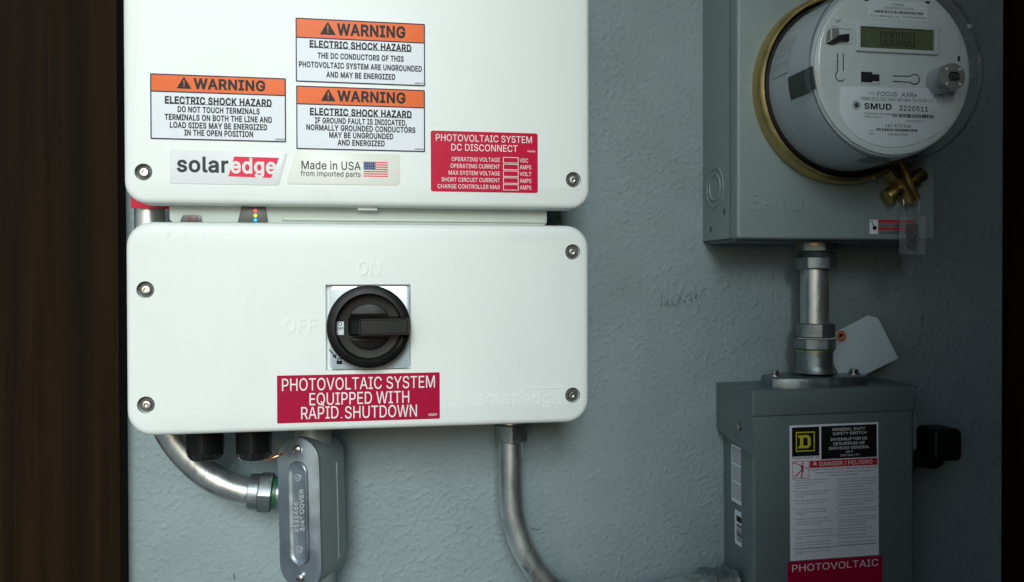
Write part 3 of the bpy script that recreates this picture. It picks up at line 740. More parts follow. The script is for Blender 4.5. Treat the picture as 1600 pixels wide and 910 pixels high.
g = MB(); g.prism(PL([(371.5, 347.5), (419, 347.5), (413.5, 318), (378.5, 318)], .119), .1187, .1196, .0003); o = obj('status_panel', g, M['shade_plastic'], inv)
for py, c in ((329.5, (1, .06, .05)), (337, (.35, .9, .02)), (344, (.01, .25, 1))):
    x, z = P(399, py, .1200); g = MB()
    g.lathe([(.0013, 0), (.0012, .0006), (.0008, .0010), (.0003, .0011)], (x, z, .1194), (0, 0, 1), 14)
    obj('status_light', g, mat_glow('status light', c, 1.6), o)
g = MB(); g.prism(PL([(281, 347), (316, 347), (314, 337.5), (310, 336), (288, 336), (285, 337.5)], .119), .1187, .1192, .0002); o = obj('switch_slot', g, M['shade_plastic'], inv)
g = MB(); g.prism(PL([(294, 346.5), (309, 346.5), (309, 337.5), (294, 337.5)], .119), .1191, .1198, .0003); obj('toggle', g, mat('rust red plastic', (.10, .03, .03), .4), o)

def label_plate(name, x0, x1, z0, z1, d, r, m, parent, lab=None, th=.0003):
    g = MB(); g.prism(rr(x0, x1, z0, z1, r, 0, 4), d, d + th)
    o = obj(name, g, M[m], parent)
    if lab:
        o['label'] = lab
    return o

def warning(x0, x1, z0, z1, hd, rows, code, lab):
    d = ID + .0001
    p = label_plate('warning_label', x0, x1, z0, z1, d, .0008, 'label_white', inv, lab)
    g = MB(); g.prism(rr(x0 + .0005, x1 - .0005, hd, z1 - .0005, .0004, 0, 2), d + .0003, d + .0004); obj('header', g, M['orange'], p)
    g = MB(); g.ring(rr(x0, x1, z0, z1, .0008, 0, 3), rr(x0, x1, z0, z1, .0008, .0009, 3), d + .0004, d + .0005)
    g.box(x0 + .0007, x1 - .0007, hd - .0006, hd + .0003, d + .0003, d + .00047); obj('border', g, M['navy'], p)
    h = z1 - hd; cz = (z1 + hd) / 2
    W_ = x1 - x0
    lt = [('WARNING', x0 + W_ * .585, cz, h * .62, W_ * .465 * 1.15, 'C', .032)]
    g = MB(); tx = x0 + W_ * .245; th_ = h * .62
    g.prism([(tx - th_ * .66, cz - th_ / 2), (tx + th_ * .66, cz - th_ / 2), (tx + .0004, cz + th_ * .54), (tx - .0004, cz + th_ * .54)], d + .0004, d + .0005)
    o = obj('warning_sign', g, M['ink'], p)
    g = MB(); g.stroke([(tx, cz + th_ * .27), (tx, cz - th_ * .08)], .0008, d + .00055); g.prism(circ(tx, cz - th_ * .27, .00055, 10), d + .0005, d + .00056)
    obj('exclamation_mark', g, M['orange'], p)
    hz = rows[0][2]
    for s, wd, zz, hh in rows:
        lt.append((s, (x0 + x1) / 2, zz, hh, wd, 'C', .028 if s != rows[0][0] else .034))
    lt.append((code, x1 - .0006 - .004, z0 + .0022, .0013, .0075, 'C', .02))
    lettering(lt, d + .00052, M['ink'], p)
    g = MB(); w2 = rows[0][1] / 2; c = (x0 + x1) / 2
    g.box(c - w2, c + w2, hz - .0031, hz - .00265, d + .0003, d + .0005); obj('underline', g, M['ink'], p)

def rows_px(items):                    # (string, left px, right px, mid y px, cap height px)
    out = []
    for s, a, b, y, h in items:
        xa, _ = P(a, y, ID); xb, _ = P(b, y, ID); _, z = P((a + b) / 2, y, ID)
        out.append((s, xb - xa, z, h / 1300 * (DW - ID)))
    return out
warning(-.1667, -.0647, .1121, .1629, P(340, 146, ID)[1], rows_px([('ELECTRIC SHOCK HAZARD', 257, 425, 159, 11), ('DO NOT TOUCH TERMINALS', 277, 406, 173, 9), ('TERMINALS ON BOTH THE LINE AND', 258, 426, 185.5, 9), ('LOAD SIDES MAY BE ENERGIZED', 265, 418, 197.5, 9), ('IN THE OPEN POSITION', 288, 396, 209, 9)]), 'VS0029', 'orange and white warning label about touching terminals')
warning(-.0570, .0458, .1607, .2115, P(563, 63, ID)[1], rows_px([('ELECTRIC SHOCK HAZARD', 484, 644, 72.5, 11), ('THE DC CONDUCTORS OF THIS', 497, 632, 90, 9), ('PHOTOVOLTAIC SYSTEM ARE UNGROUNDED', 467, 660, 104.5, 9), ('AND MAY BE ENERGIZED', 511, 619, 119, 9)]), 'VS0017', 'orange and white warning label about ungrounded conductors')
warning(-.0568, .0456, .1070, .1576, P(563, 165.5, ID)[1], rows_px([('ELECTRIC SHOCK HAZARD', 484, 644, 177, 11), ('IF GROUND FAULT IS INDICATED,', 493, 637, 190.5, 9), ('NORMALLY GROUNDED CONDUCTORS', 479, 650, 201.5, 9), ('MAY BE UNGROUNDED', 514, 615, 212.5, 9), ('AND ENERGIZED', 528, 602, 224, 9)]), 'VS0021', 'orange and white warning label about ground faults')

# red voltage label
d = ID + .0001
rl = label_plate('disconnect_label', .0502, .1397, .0750, .1248, d, .0018, 'red', inv, 'crimson label with five empty value boxes')
lt = []
for s, a, b, y, h in (('PHOTOVOLTAIC SYSTEM', 680, 832, 217, 11.5), ('DC DISCONNECT', 704, 809, 231.5, 11.5)):
    xa, _ = P(a, y, ID); xb, _ = P(b, y, ID); _, z = P((a + b) / 2, y, ID); lt.append((s, (xa + xb) / 2, z, h / 1300 * .685, xb - xa, 'C', 0.004))
bx0, bx1 = P(786, 275, ID)[0], P(810, 275, ID)[0]
g = MB()
for i, (s, u, wl) in enumerate((('OPERATING VOLTAGE', 'VDC', 77), ('OPERATING CURRENT', 'AMPS', 79), ('MAX SYSTEM VOLTAGE', 'VOLT', 82), ('SHORT CIRCUIT CURRENT', 'AMPS', 93), ('CHARGE CONTROLLER MAX', 'AMPS', 99))):
    z = P(785, 250.5 + i * 10.6, ID)[1]
    lt.append((s, bx0 - .0025, z, .0037, wl * .000527, 'R', 0.004)); lt.append((u, bx1 + .0010, z, .0037, (14 if i == 0 else 19) * .000527, 'L', .004))
    g.ring([(bx0, z - .0025), (bx1, z - .0025), (bx1, z + .0025), (bx0, z + .0025)], [(bx0 + .0005, z - .0020), (bx1 - .0005, z - .0020), (bx1 - .0005, z + .0020), (bx0 + .0005, z + .0020)], d + .0003, d + .00042)
x, z = P(830, 237, ID); lt.append(('VS0202', x, z, .0014, .007, 'C', .02))
lettering(lt, d + .0004, M['letter_white'], rl)
obj('value_boxes', g, M['letter_white'], rl, smooth=0)

# maker's stickers
lg = MB(); lg.prism(PL([(265, 286), (265, 236), (268, 233), (441, 239), (449, 240), (448, 243), (436, 288), (432, 290), (268, 287)], ID), ID + .0001, ID + .00045, .0001, 2)
lg = obj('maker_sticker', lg, M['sticker'], inv)
g = MB(); g.prism(PL([(357, 276), (424, 278.5), (436, 247), (366, 245)], ID), ID + .00045, ID + .00055); obj('red_field', g, M['logo_red'], lg, smooth=0)
def one(s, a, b, y, h, wt): 
    xa, _ = P(a, y, ID); xb, _ = P(b, y, ID); _, z = P((a + b) / 2, y, ID); return (s, (xa + xb) / 2, z, h / 1300 * .685, xb - xa, 'C', wt)
lettering([one('solar', 276, 358, 257.5, 24, .024)], ID + .0006, M['logo_grey'], lg)
lettering([one('edge', 360, 433, 259.5, 24, .024)], ID + .0006, M['letter_white'], lg)
ms = MB(); ms.prism(PL([(447, 283), (460, 242), (464, 237.5), (619, 240), (625, 243), (625, 286), (621, 290), (450, 288)], ID), ID + .0001, ID + .00045, .0001, 2)
ms = obj('origin_sticker', ms, M['sticker_warm'], inv)
lettering([one('Made in USA', 470, 564, 259, 13.5, .010), one('from imported parts', 470, 564, 272, 8.6, .010)], ID + .0005, M['logo_grey'], ms)
fx0, fz1 = P(568, 253, ID); fx1, fz0 = P(606, 277, ID); fs = (fz1 - fz0) / 13
g = MB()
for i in range(0, 13, 2):
    g.quad(fx0, fx1, fz1 - fs * (i + 1), fz1 - fs * i, ID + .00052)
obj('flag_stripes', g, M['logo_red'], ms, smooth=0)
g = MB(); g.quad(fx0, fx0 + (fx1 - fx0) * .49, fz1 - fs * 7, fz1, ID + .00058); c = obj('flag_canton', g, M['flag_blue'], ms, smooth=0)
g = MB()
for r_ in range(5):
    for q in range(6):
        sx, sz = fx0 + (fx1 - fx0) * .49 * (q + .5 + .25 * (r_ % 2) - .12) / 6, fz1 - fs * 7 * (r_ + .5) / 5
        g.prism([(sx + (.00042 if k % 2 == 0 else .00018) * math.sin(k * PI / 5), sz + (.00042 if k % 2 == 0 else .00018) * math.cos(k * PI / 5)) for k in range(10)], ID + .0006, ID + .00063)
obj('flag_stars', g, M['letter_white'], ms, smooth=0)

# ------------------------------------------------------------------ safety switch (lower white box)
LX0, LX1, LZ0, LZ1 = -.1860, .1843, -.1190, .0481
sw = thing('safety_switch', 'lower white box with the black rotary switch and a crimson shutdown label', 'safety switch', (0, LZ0, 0))
sp = [P(227, 453, ID), P(895, 394, ID), P(228, 633, ID), P(895, 618, ID)]
qx0, qz1 = P(508.5, 445, ID); qx1, qz0 = P(642, 577, ID)
g = MB(); g.prism(rr(LX0, LX1, LZ0, LZ1, .0195), .108, ID, .005, 5, holes=[(circ(x, z, SR, 28), .005) for x, z in sp] + [(rr(qx0, qx1, qz0, qz1, .0008, 0, 2), .0068)])
obj('cover', g, M['white'], sw)
for x, z in sp:
    screw(x, z, ID, SR, sw, .005)
g = MB(); g.prism(rr(LX0 + .006, LX1 - .006, LZ0 + .004, LZ1 - .004, .017), .045, .109); g.box(-.12, .12, -.09, .03, .001, .046)
obj('housing', g, M['housing'], sw)
D1 = ID - .0012
px0, pz1 = P(515, 447.5, D1); px1, pz0 = P(640.5, 575, D1)
g = MB(); g.prism(rr(px0, px1, pz0, pz1, .0035), ID - .0066, D1, .0006, 2); pl = obj('switch_plate', g, M['grey_plate'], sw)
g = MB(); q = lambda a, b: P(420 + a / 3.137, 390 + b / 3.137, D1 + .0001)
g.stroke([q(297, 492), q(324, 524)], .0009, D1 + .0001)
g.prism([q(311, 525), q(332, 537), q(328, 513)], D1, D1 + .00012)
g.prism([q(332, 563), q(360, 563), q(360, 546), q(332, 546)], D1, D1 + .00012)
g.stroke([q(337, 546), q(337, 539), q(341, 535), q(350, 535), q(355, 539), q(355, 546)], .0007, D1 + .00013)
obj('lock_symbol', g, M['ink'], pl, smooth=0)
kx, kz = P(576.5, 511, .148); KR = 64.3 / 1300 * (DW - .148)
kn = MB(); kn.lathe([(KR * .96, D1 + .0002), (KR, D1 + .002), (KR, .1465), (KR * .985, .1485), (KR * .95, .1495), (KR * .80, .1500), (KR * .775, .1490), (KR * .76, .1400), (KR * .5, .1392), (.0005, .1392)], (kx, kz, 0), (0, 0, 1), 72)
kn = obj('rotary_knob', kn, M['black'], sw)
for sgn in (1, -1):
    z0 = .0096
    R_ = KR * .545
    a0 = math.asin(z0 / R_)
    pts = [(kx + R_ * math.cos(a), kz + sgn * R_ * math.sin(a)) for a in [a0 + (PI - 2 * a0) * k / 20 for k in range(21)]]
    g = MB(); g.prism(pts, .139, .1445, .0007, 2); obj('knob_boss', g, M['black'], kn)
hx0_, hx1_ = kx - .0165, P(641.5, 511, .155)[0]
hz0, hz1 = P(600, 526, .155)[1], P(600, 495, .155)[1]
g = MB(); fx0_ = P(562, 511, .163)[0]; fx1_ = P(639, 511, .163)[0]
a = [g.v(x, z, .139) for x, z in ((hx0_, hz0), (hx1_, hz0), (hx1_, hz1), (hx0_, hz1))]
zi = .0016
b = [g.v(x, z, .1628) for x, z in ((fx0_, hz0 + zi), (fx1_, hz0 + zi), (fx1_, hz1 - zi), (fx0_, hz1 - zi))]
g.bridge(a, b); g.cap(b)
bmesh.ops.bevel(g.bm, geom=[e for e in g.bm.edges if len(e.link_faces) == 2], offset=.0011, segments=3, affect='EDGES')
obj('handle', g, M['black'], kn)
wx0, wz1 = P(527, 503, .1395); wx1, wz0 = P(537.5, 523.5, .1395)
g = MB(); g.box(wx0, wx1, wz0, wz1, .1385, .1412, .0002); wn = obj('position_window', g, M['plate'], kn)
lettering([('OFF', (wx0 + wx1) / 2, wz0 + .0052, .0026, .0046, 'C', .02), ('O', (wx0 + wx1) / 2, wz1 - .0018, .0030, .0032, 'C', .02)], .1413, M['ink'], wn)
g = MB()
for k in range(14):
    a0, a1 = math.radians(-38 + k * 1.4), math.radians(-38 + (k + 1) * 1.4)
    for rq in (KR * .83,):
        p = [(kx + r_ * math.cos(a), kz + r_ * math.sin(a)) for r_, a in ((rq, a0), (rq + .001, a0), (rq + .001, a1), (rq, a1))]
        g.prism(p, .149, .1504)
obj('knob_rib', g, M['black'], kn)

def raised(rows, d, parent, mt, name='raised_lettering', ex=.0005, wt=.012, sl=0.0):
    out = []
    for s, a, b, y, h in rows:
        xa, _ = P(a, y, d); xb, _ = P(b, y, d); _, z = P((a + b) / 2, y, d)
        out.append((s, (xa + xb) / 2, z, h / 1300 * (DW - d), xb - xa, 'C', wt, sl))
    return lettering(out, d - .0001, M[mt], parent, name=name, extrude=ex)
raised([('ON', 557, 596, 419, 24)], ID, sw, 'white', wt=.018, sl=.12, ex=.0007)
raised([('OFF', 442, 496, 509, 24)], ID, sw, 'white', wt=.018, sl=.12, ex=.0006)
raised([('P', 260, 267, 367, 8), ('I', 288, 291, 367, 8), ('O', 315, 322, 367, 8)], ID, sw, 'white', ex=.0004, sl=.15)
lo = raised([('solar', 745, 812, 623, 22), ('edge', 816, 880, 623, 22)], ID, sw, 'white', ex=.0006, wt=.02)
g = MB(); fo = PL([(812, 634), (876, 633), (884, 605), (819, 607)], ID); fi = PL([(814, 632.5), (875, 631.5), (882, 606.5), (820, 608.5)], ID)
g.ring(fo, fi, ID - .0001, ID + .0004); obj('raised_frame', g, M['white'], sw, smooth=0)
rs = label_plate('shutdown_label', -.0728, .0569, -.1120, -.0738, ID + .0001, .0006, 'red_dull', sw, 'crimson label with three lines of white capitals')
rs.data.transform(Matrix.Identity(4))
lettering([one('PHOTOVOLTAIC SYSTEM', 439, 681, 599, 20.5, .002), one('EQUIPPED WITH', 482, 641, 622, 20.5, .002), one('RAPID', 469, 530, 645, 20.5, .002), one('SHUTDOWN', 538, 653, 643, 20.5, .002), ('.', P(534, 650, ID)[0], P(534, 650, ID)[1], .004, .002, 'C', .02), one('VS0059', 669, 683, 648, 4, .01)], ID + .0005, M['letter_white'], rs)
# cable glands screwed into the underside
for cx, cy, lab in ((321, 0, None), (397, 0, None)):
    dg = .088
    gx, gz = P(cx, 681, dg)
    R_ = 27 / 1300 * (DW - dg) * .98
    gl = MB(); gl.hexnut((gx, gz + .006, dg), (0, -1, 0), R_ * 1.06, .0195, .25, .06); gl = obj('cable_gland', gl, M['black'], sw)
    g = MB(); z = gz + .006 - .0193
    g.lathe([(R_ * .93, 0), (R_ * .93, .0025), (R_ * .86, .0052), (R_ * .74, .0066), (R_ * .55, .0068), (R_ * .5, .004), (.0008, .0035)], (gx, z, dg), (0, -1, 0), 36)
    obj('gland_cap', g, M['black_gloss'], gl)
    g = MB()
    for k in range(16):
        an = 2 * PI * k / 16
        g.lathe([(.0009, 0), (.0009, .0030)], (gx + R_ * .92 * math.cos(an), z - .0002, dg + R_ * .92 * math.sin(an)), (0, -1, 0), 6)
    obj('gland_ribs', g, M['black'], gl)

# ------------------------------------------------------------------ conduits on the left
cl = thing('conduit', 'galvanised conduit curving out below the two black cable glands', 'conduit', (P(330, 735, .055)[0], P(330, 735, .055)[1], .0))
pts = [(*P(234, -420, .060), .060), (*P(234, 60, .060), .060), (*P(234, 345, .060), .060), (*P(238, 480, .060), .060), (*P(246, 610, .058), .058), (*P(258, 660, .058), .058), (*P(284, 703, .057), .057), (*P(322, 740, .056), .056), (*P(362, 761, .056), .056), (*P(398, 770, .055), .055), (*P(432, 773, .055), .055)]
g = MB(); g.tube(pts, .0124, 24, sub=6); obj('pipe', g, M['emt'], cl)
xb_, zb_ = P(390, 768, .0555)
g = MB(); g.lathe([(.0136, -.001), (.0155, 0), (.0160, .006), (.0158, .008)], (xb_, zb_, .0555), (1, -.10, 0), 30); g.hexnut((xb_ + .0078, zb_ - .0008, .0555), (1, -.10, 0), .0182, .0125, .2); obj('compression_nut', g, M['zinc'], cl)
g = MB(); g.lathe([(.0142, 0), (.0142, .003)], (xb_ + .0205, zb_ - .002, .0555), (1, -.1, 0), 28); obj('sealing_ring', g, M['green_seal'], cl)
g = MB(); g.lathe([(.0130, 0), (.0130, .02)], (xb_ + .022, zb_ - .0022, .0555), (1, -.1, 0), 28); obj('connector', g, M['zinc'], cl)
# crimson tape on the same conduit above
g = MB(); g.lathe([(.0136, 0), (.0136, .014)], (P(234, 325, .06)[0], P(234, 325, .06)[1], .06), (0, 1, 0), 28); obj('tape', g, M['red_dull'], cl)
x, z = P(236, 318, .078)
g = MB(); g.prism([(x - .0165, z - .004), (x + .014, z - .0045), (x + .014, z + .012), (x - .0165, z + .012)], .0755, .0765); obj('tape_tail', g, M['red'], cl)

# conduit body with its oval cover turned to the left
TH = math.radians(30)
bx, bz = P(491, 792, .062)
Mx = Matrix.Translation((bx, -.062, bz)) @ Matrix.Rotation(-TH, 4, 'Z') @ Matrix.Rotation(math.radians(-1.2), 4, 'Y')
lb = thing('conduit_fitting', 'grey conduit fitting with an oval screwed cover below the lower white box', 'conduit fitting', (bx, bz, .062))
HW, HH = .0208, .0655
stad = rr(-HW, HW, -HH, HH, HW, 0, 14)
g = MB(Mx)
if True:
    q0 = inset_poly(stad, .004)
    l0 = g.loop(q0, -.022); l1 = g.loop(inset_poly(stad, .0012), -.0195); l2 = g.loop(stad, -.0165); l3 = g.loop(stad, .0205)
    g.cap(l0, True); g.bridge(l0, l1); g.bridge(l1, l2); g.bridge(l2, l3); g.cap(l3)
obj('body', g, M['lb_paint'], lb)
g = MB(Mx); g.prism(inset_poly(stad, .0009), .0205, .0212); obj('gasket', g, M['black'], lb)
cvp = MB(Mx); cvp.prism(inset_poly(stad, -.0004), .0213, .0231, .0007, 2); cvp = obj('cover', cvp, M['lb_cover'], lb)
g = MB(Mx); er = rr(-.0104, .0104, -.0455, .0455, .0104, 0, 12)
ls = [g.loop(er, .0230), g.loop(inset_poly(er, .0006), .0242), g.loop(inset_poly(er, .0016), .0250), g.loop(inset_poly(er, .0026), .0249), g.loop(inset_poly(er, .0040), .0238), g.loop(inset_poly(er, .0050), .0236)]
for a, b in zip(ls, ls[1:]):
    g.bridge(a, b)
g.cap(ls[-1]); obj('raised_panel', g, M['lb_cover'], cvp)
Mr = Mx @ Matrix.Rotation(-PI / 2, 4, 'Y')     # lettering that reads upwards
lettering([('E121466', -.003, .0026, .0046, .026, 'C', .01), ('3/4" COVER', .003, -.0034, .0046, .037, 'C', .01)], .0237, M['cast_letter'], cvp, m=Mr, name='raised_lettering', extrude=.0003)
for zz in (.031, -.031):
    g = MB(Mx); g.ring(circ(0, zz, .0030, 24), circ(0, zz, .0024, 24), .0236, .0241); g.stroke([(-.0012, zz + .0010), (-.0010, zz - .0010), (.0002, zz - .0012), (.0008, zz + .0010), (.0014, zz - .0008)], .0005, .0241); obj('listing_mark', g, M['cast_letter'], cvp)
for zz in (.0555, -.0555):
    g = MB(Mx); g.lathe([(.0042, .0231), (.0042, .0240), (.0036, .0254), (.0022, .0262), (.0005, .0264)], (0, zz, 0), (0, 0, 1), 20); s = obj('screw', g, M['steel'], cvp)
    g = MB(Mx); g.box(-.0026, .0026, zz - .0005, zz + .0005, .0255, .02655); g.box(-.0005, .0005, zz - .0026, zz + .0026, .0255, .02658); obj('cross_slot', g, M['shade_plastic'], cvp)
g = MB(Mx)
g.lathe([(.0168, 0), (.0168, .022), (.0160, .026)], (0, HH - .014, -.001), (0, 1, 0), 28)
g.lathe([(.0168, 0), (.0168, .020), (.0160, .024)], (0, -HH + .012, -.001), (0, -1, 0), 28)
g.lathe([(.0160, 0), (.0160, .016)], (-HW + .006, P(432, 773, .06)[1] - bz, -.004), (-1, 0, 0), 28)
g.box(HW - .0006, HW + .0008, -.046, .040, -.006, -.0045, .0004)
obj('hub', g, M['lb_paint'], lb)
cd_ = thing('conduit', 'straight grey conduit running down from the oval fitting', 'conduit', (bx, bz - .09, .062))
g = MB(Mx); g.tube([(0, -HH - .005, -.001), (.0, -.25, -.001), (0, -.6, -.001)], .0134, 24); obj('pipe', g, M['emt'], cd_)
lu = thing('conduit', 'short upright conduit stub joining the oval fitting to the lower box', 'conduit', (bx, bz + .09, .062))
g = MB(Mx); g.tube([(0, HH + .008, -.001), (0, HH + .04, -.001)], .0138, 24); obj('pipe', g, M['lb_paint'], lu)

wr = MB(); wr.tube([(*P(402, 710, .092), .092), (*P(408, 716, .094), .094), (*P(418, 718, .097), .097), (*P(430, 714, .099), .099), (*P(443, 709, .0945), .0945), (*P(452, 704, .070), .070)], .0009, 8, sub=5)
tag(obj('copper_wire', wr, M['copper']), 'thin bare copper wire between the cable gland and the oval cover', 'wire')

# ------------------------------------------------------------------ conduit on the right, bending towards the disconnect
cr = thing('conduit', 'galvanised conduit bending right beneath the lower white box', 'conduit', (*P(798, 700, .045), .0))
pp = [(798, 655), (798, 700), (798, 755), (801, 800), (813, 845), (834, 885), (866, 918), (910, 940), (960, 945), (1010, 935), (1060, 922), (1100, 914), (1150, 909)]
g = MB(); g.tube([(*P(a, b, .042), .042) for a, b in pp], .0118, 26, sub=6); obj('pipe', g, M['emt'], cr)
x, z = P(798, 688, .042)
g = MB(); g.hexnut((x, z + .016, .042), (0, -1, 0), .0172, .0165, .35, .08); obj('compression_nut', g, M['zinc'], cr)
x, z = P(1096, 915, .042)
g = MB(); g.hexnut((x, z, .042), (1, .04, 0), .0172, .013, .2, .1); g.lathe([(.0150, 0), (.0150, .004), (.0160, .0045), (.0160, .007), (.0148, .0075), (.0148, .012)], (x + .013, z + .0005, .042), (1, .04, 0), 28); obj('connector', g, M['zinc'], cr)
g = MB(); g.hexnut((x + .0245, z + .001, .042), (1, .04, 0), .0178, .005, .3, .1); obj('lock_nut', g, M['zinc'], cr)

# ------------------------------------------------------------------ meter socket box
BX0, BX1, BZ0, BZ1, BD = .3410, .5480, .0408, .40, .085
mb_ = thing('meter_box', 'grey steel meter box with raised maker lettering under the round meter', 'meter box', (.4445, BZ0, 0))
g = MB(); g.box(BX0 + .0012, BX1 - .0012, BZ0 + .0015, BZ1, .001, BD - .0015, .001); obj('housing', g, M['ansi'], mb_)
g = MB(); g.prism(rr(BX0, BX1, BZ0, BZ1, .0032), BD - .0145, BD, .0024, 3)
obj('cover', g, M['ansi'], mb_)
g = MB(); z = BZ0 + .0004
g.box(BX0 + .006, BX1 - .004, z - .0022, z + .001, .003, BD - .016, .0004); g.box(BX1 - .075, BX1 - .012, z - .0036, z - .0014, .02, .05, .0004); obj('bottom_flange', g, M['ansi_dark'], mb_)
def side(px, py, x):                   # (d, z) of a measured point on a face turned to the left at x
    u, v = ray(px, py); r = x / u
    return DW - r, v * r
def side_mat(x):                       # builder whose x runs along d, z up, d towards -x, lying on that face
    return Matrix.Translation((x, 0, 0)) @ Matrix.Rotation(-PI / 2, 4, 'Z')
# local (u, -e, z): u -> -y (out of the wall), e -> -x
SM = side_mat(BX0 + .0012)
k0 = [side(a, b, BX0) for a, b in ((1103, 293), (1128, 293), (1115, 325), (1115, 262))]
ku, kz_ = (k0[0][0] + k0[1][0]) / 2, (k0[2][1] + k0[3][1]) / 2
kr = (k0[1][0] - k0[0][0]) / 2
g = MB(SM)
for f, e in ((1.0, .0007), (.66, .0009)):
    ls = [g.loop(circ(ku, kz_, kr * f + dr, 40), h) for dr, h in ((.0011, -.0002), (.0006, e), (-.0006, e), (-.0011, -.0002))]
    for a, b in zip(ls, ls[1:]):
        g.bridge(a, b)
obj('knockout', g, M['ansi'], mb_)
for a, b in ((1130, 331), (1109, 359)):
    u, z = side(a, b, BX0); g = MB(SM); g.prism(rr(u - .0012, u + .0012, z - .003, z + .003, .001, 0, 3), -.0002, .00025); obj('slot', g, M['black'], mb_, smooth=0)
raised([('EATON', 1170, 1266, 315, 30)], BD, mb_, 'ansi', ex=.0009, wt=.02)
g = MB(); x0, z1 = P(1166, 298, BD); x1, z0 = P(1269, 333, BD)
g.ring(rr(x0, x1, z0, z1, .0008, 0, 2), rr(x0, x1, z0, z1, .0008, .0006, 2), BD - .0001, BD + .00035); obj('raised_frame', g, M['ansi'], mb_, smooth=0)
for a, b in ((1163, 124), (1163, 154)):
    x, z = P(a, b, BD); g = MB(); g.lathe([(.0016, 0), (.0013, .0005), (.0002, .0007)], (x, z, BD - .0001), (0, 0, 1), 14); obj('dimple', g, M['ansi'], mb_)
x0, z1 = P(1357, 342, BD); x1, z0 = P(1430, 368, BD)
st = label_plate('seal_sticker', x0, x1, z0, z1, BD + .0001, .0012, 'ansi', mb_, 'small red and white warning sticker')
D = BD + .0004
g = MB(); g.box(x0 + .001, x0 + .0095, z0 + .001, z1 - .001, D, D + .0001); obj('symbol_field', g, M['label_white'], st)
g = MB(); g.prism(circ(x0 + .0062, z0 + .0068, .0022, 12), D + .0001, D + .0002); g.stroke([(x0 + .0062, z0 + .008), (x0 + .004, z0 + .0105), (x0 + .0035, z0 + .013), (x0 + .0018, z0 + .0135)], .0008, D + .00022); obj('symbol', g, M['ink'], st, smooth=0)
g = MB(); zm = (z0 + z1) / 2
g.box(x0 + .0102, x1 - .001, z1 - .0038, z1 - .0010, D, D + .0001); g.box(x0 + .0102, x1 - .001, zm - .0030, zm - .0004, D, D + .0001); obj('red_band', g, M['pink'], st)
g = MB()
for zz in (z1 - .0050, z1 - .0062, z1 - .0074, z0 + .0014, z0 + .0026, z0 + .0038):
    g.box(x0 + .011, x1 - .002, zz - .0003, zz + .0003, D, D + .0001)
obj('small_print', g, M['shade_plastic'], st, smooth=0)

# ------------------------------------------------------------------ sealing ring (the brass band round the meter)
CX, CZ = .4457, .1829
sr = thing('sealing_ring', 'brass coloured sealing band clamped round the base of the meter', 'sealing ring', (CX, CZ, BD))
g = MB()
g.lathe([(.0835, .0854), (.0900, .0854), (.0901, .0880), (.0897, .0965), (.0888, .0990), (.0872, .1004), (.0868, .1008), (.0858, .1008), (.0850, .1002), (.0846, .0990), (.0846, .0930)], (CX, CZ, 0), (0, 0, 1), 120, caps=(False, False))
obj('band', g, M['brass'], sr)
pc = Vector(P(1411, 285, .0965)); rd = Vector((.53, -.85)).normalized(); tg_ = Vector((-rd.y, rd.x))      # out and along the band at the clamp
def clampframe(side_):                 # lug: root on the band, foot further out
    off = tg_ * (.0034 * side_)
    pts = []
    b0 = pc - rd * .0085 - Vector((CX, CZ)); a0 = math.atan2(b0.y, b0.x)
    q = [Vector((CX, CZ)) + Vector((math.cos(a0 + side_ * k), math.sin(a0 + side_ * k))) * .0874 for k in (.30, .22, .15, .10, .07)]
    q += [pc - rd * .0070 + off * 1.9, pc - rd * .0030 + off * 1.25, pc + rd * .002 + off, pc + rd * .021 + off]
    t = .0024
    o1, o2 = [], []
    for i in range(len(q)):
        e = (q[min(i + 1, len(q) - 1)] - q[max(i - 1, 0)]).normalized(); n_ = Vector((-e.y, e.x))
        o1.append(tuple(q[i] + n_ * t)); o2.append(tuple(q[i] - n_ * t))
    return o1 + o2[::-1]
for s in (-1, 1):
    g = MB(); g.prism(clampframe(s), .0862, .1016, .0008, 2); obj('lug', g, M['brass'], sr)
for s, rr_, ln in ((-1, .0082, .0150), (1, .0070, .0165)):
    p = pc + rd * .004 + tg_ * (.0056 * s)
    g = MB(); g.lathe([(rr_ * .55, 0), (rr_ * .55, .004), (rr_ * .8, .0042), (rr_ * .8, .0055), (rr_, .0058), (rr_, ln), (rr_ * .94, ln + .0012), (rr_ * .6, ln + .0018), (.0006, ln + .0018)], (p.x, p.y, .0950), (tg_.x * s, tg_.y * s, 0), 36)
    obj('clamp_screw', g, M['brass_dark'], sr)

# ------------------------------------------------------------------ the meter
mt = thing('electricity_meter', 'round electricity meter with a clear cover and a small green display', 'electricity meter', (CX, CZ, BD))
A = (0, 0, 1)
g = MB(); g.lathe([(.0845, .0855), (.0845, .0925), (.0820, .0960), (.0765, .0966)], (CX, CZ, 0), A, 90); obj('gasket', g, M['black'], mt)
g = MB(); g.lathe([(.0786, .0960), (.0784, .102), (.0770, .140), (.0760, .160), (.0748, .1645), (.0738, .1648)], (CX, CZ, 0), A, 110); obj('base', g, M['meter_grey'], mt)
FD = .1680
g = MB(); g.lathe([(.0738, .1650), (.0734, .1672), (.0718, FD - .0002), (.0700, FD)], (CX, CZ, 0), A, 110); fp = obj('face_plate', g, M['meter_face'], mt)
g = MB()
g.lathe([(.0815, .0965), (.0800, .100), (.0798, .150), (.0799, .1720), (.0806, .1726), (.0806, .1745), (.0797, .1772), (.0775, .1794), (.0748, .1802), (.0005, .1806)], (CX, CZ, 0), A, 120, caps=(False, False))
obj('clear_cover', g, M['clear'], mt)
g = MB(); g.lathe([(.0800, .1712), (.0812, .1718), (.0812, .1728), (.0800, .1732)], (CX, CZ, 0), A, 120, caps=(False, False)); obj('cover_rim', g, mat_clear('clear rim', .62, .1, 1.6), mt)
def PF(a, b, d=FD): return P(a, b, d)
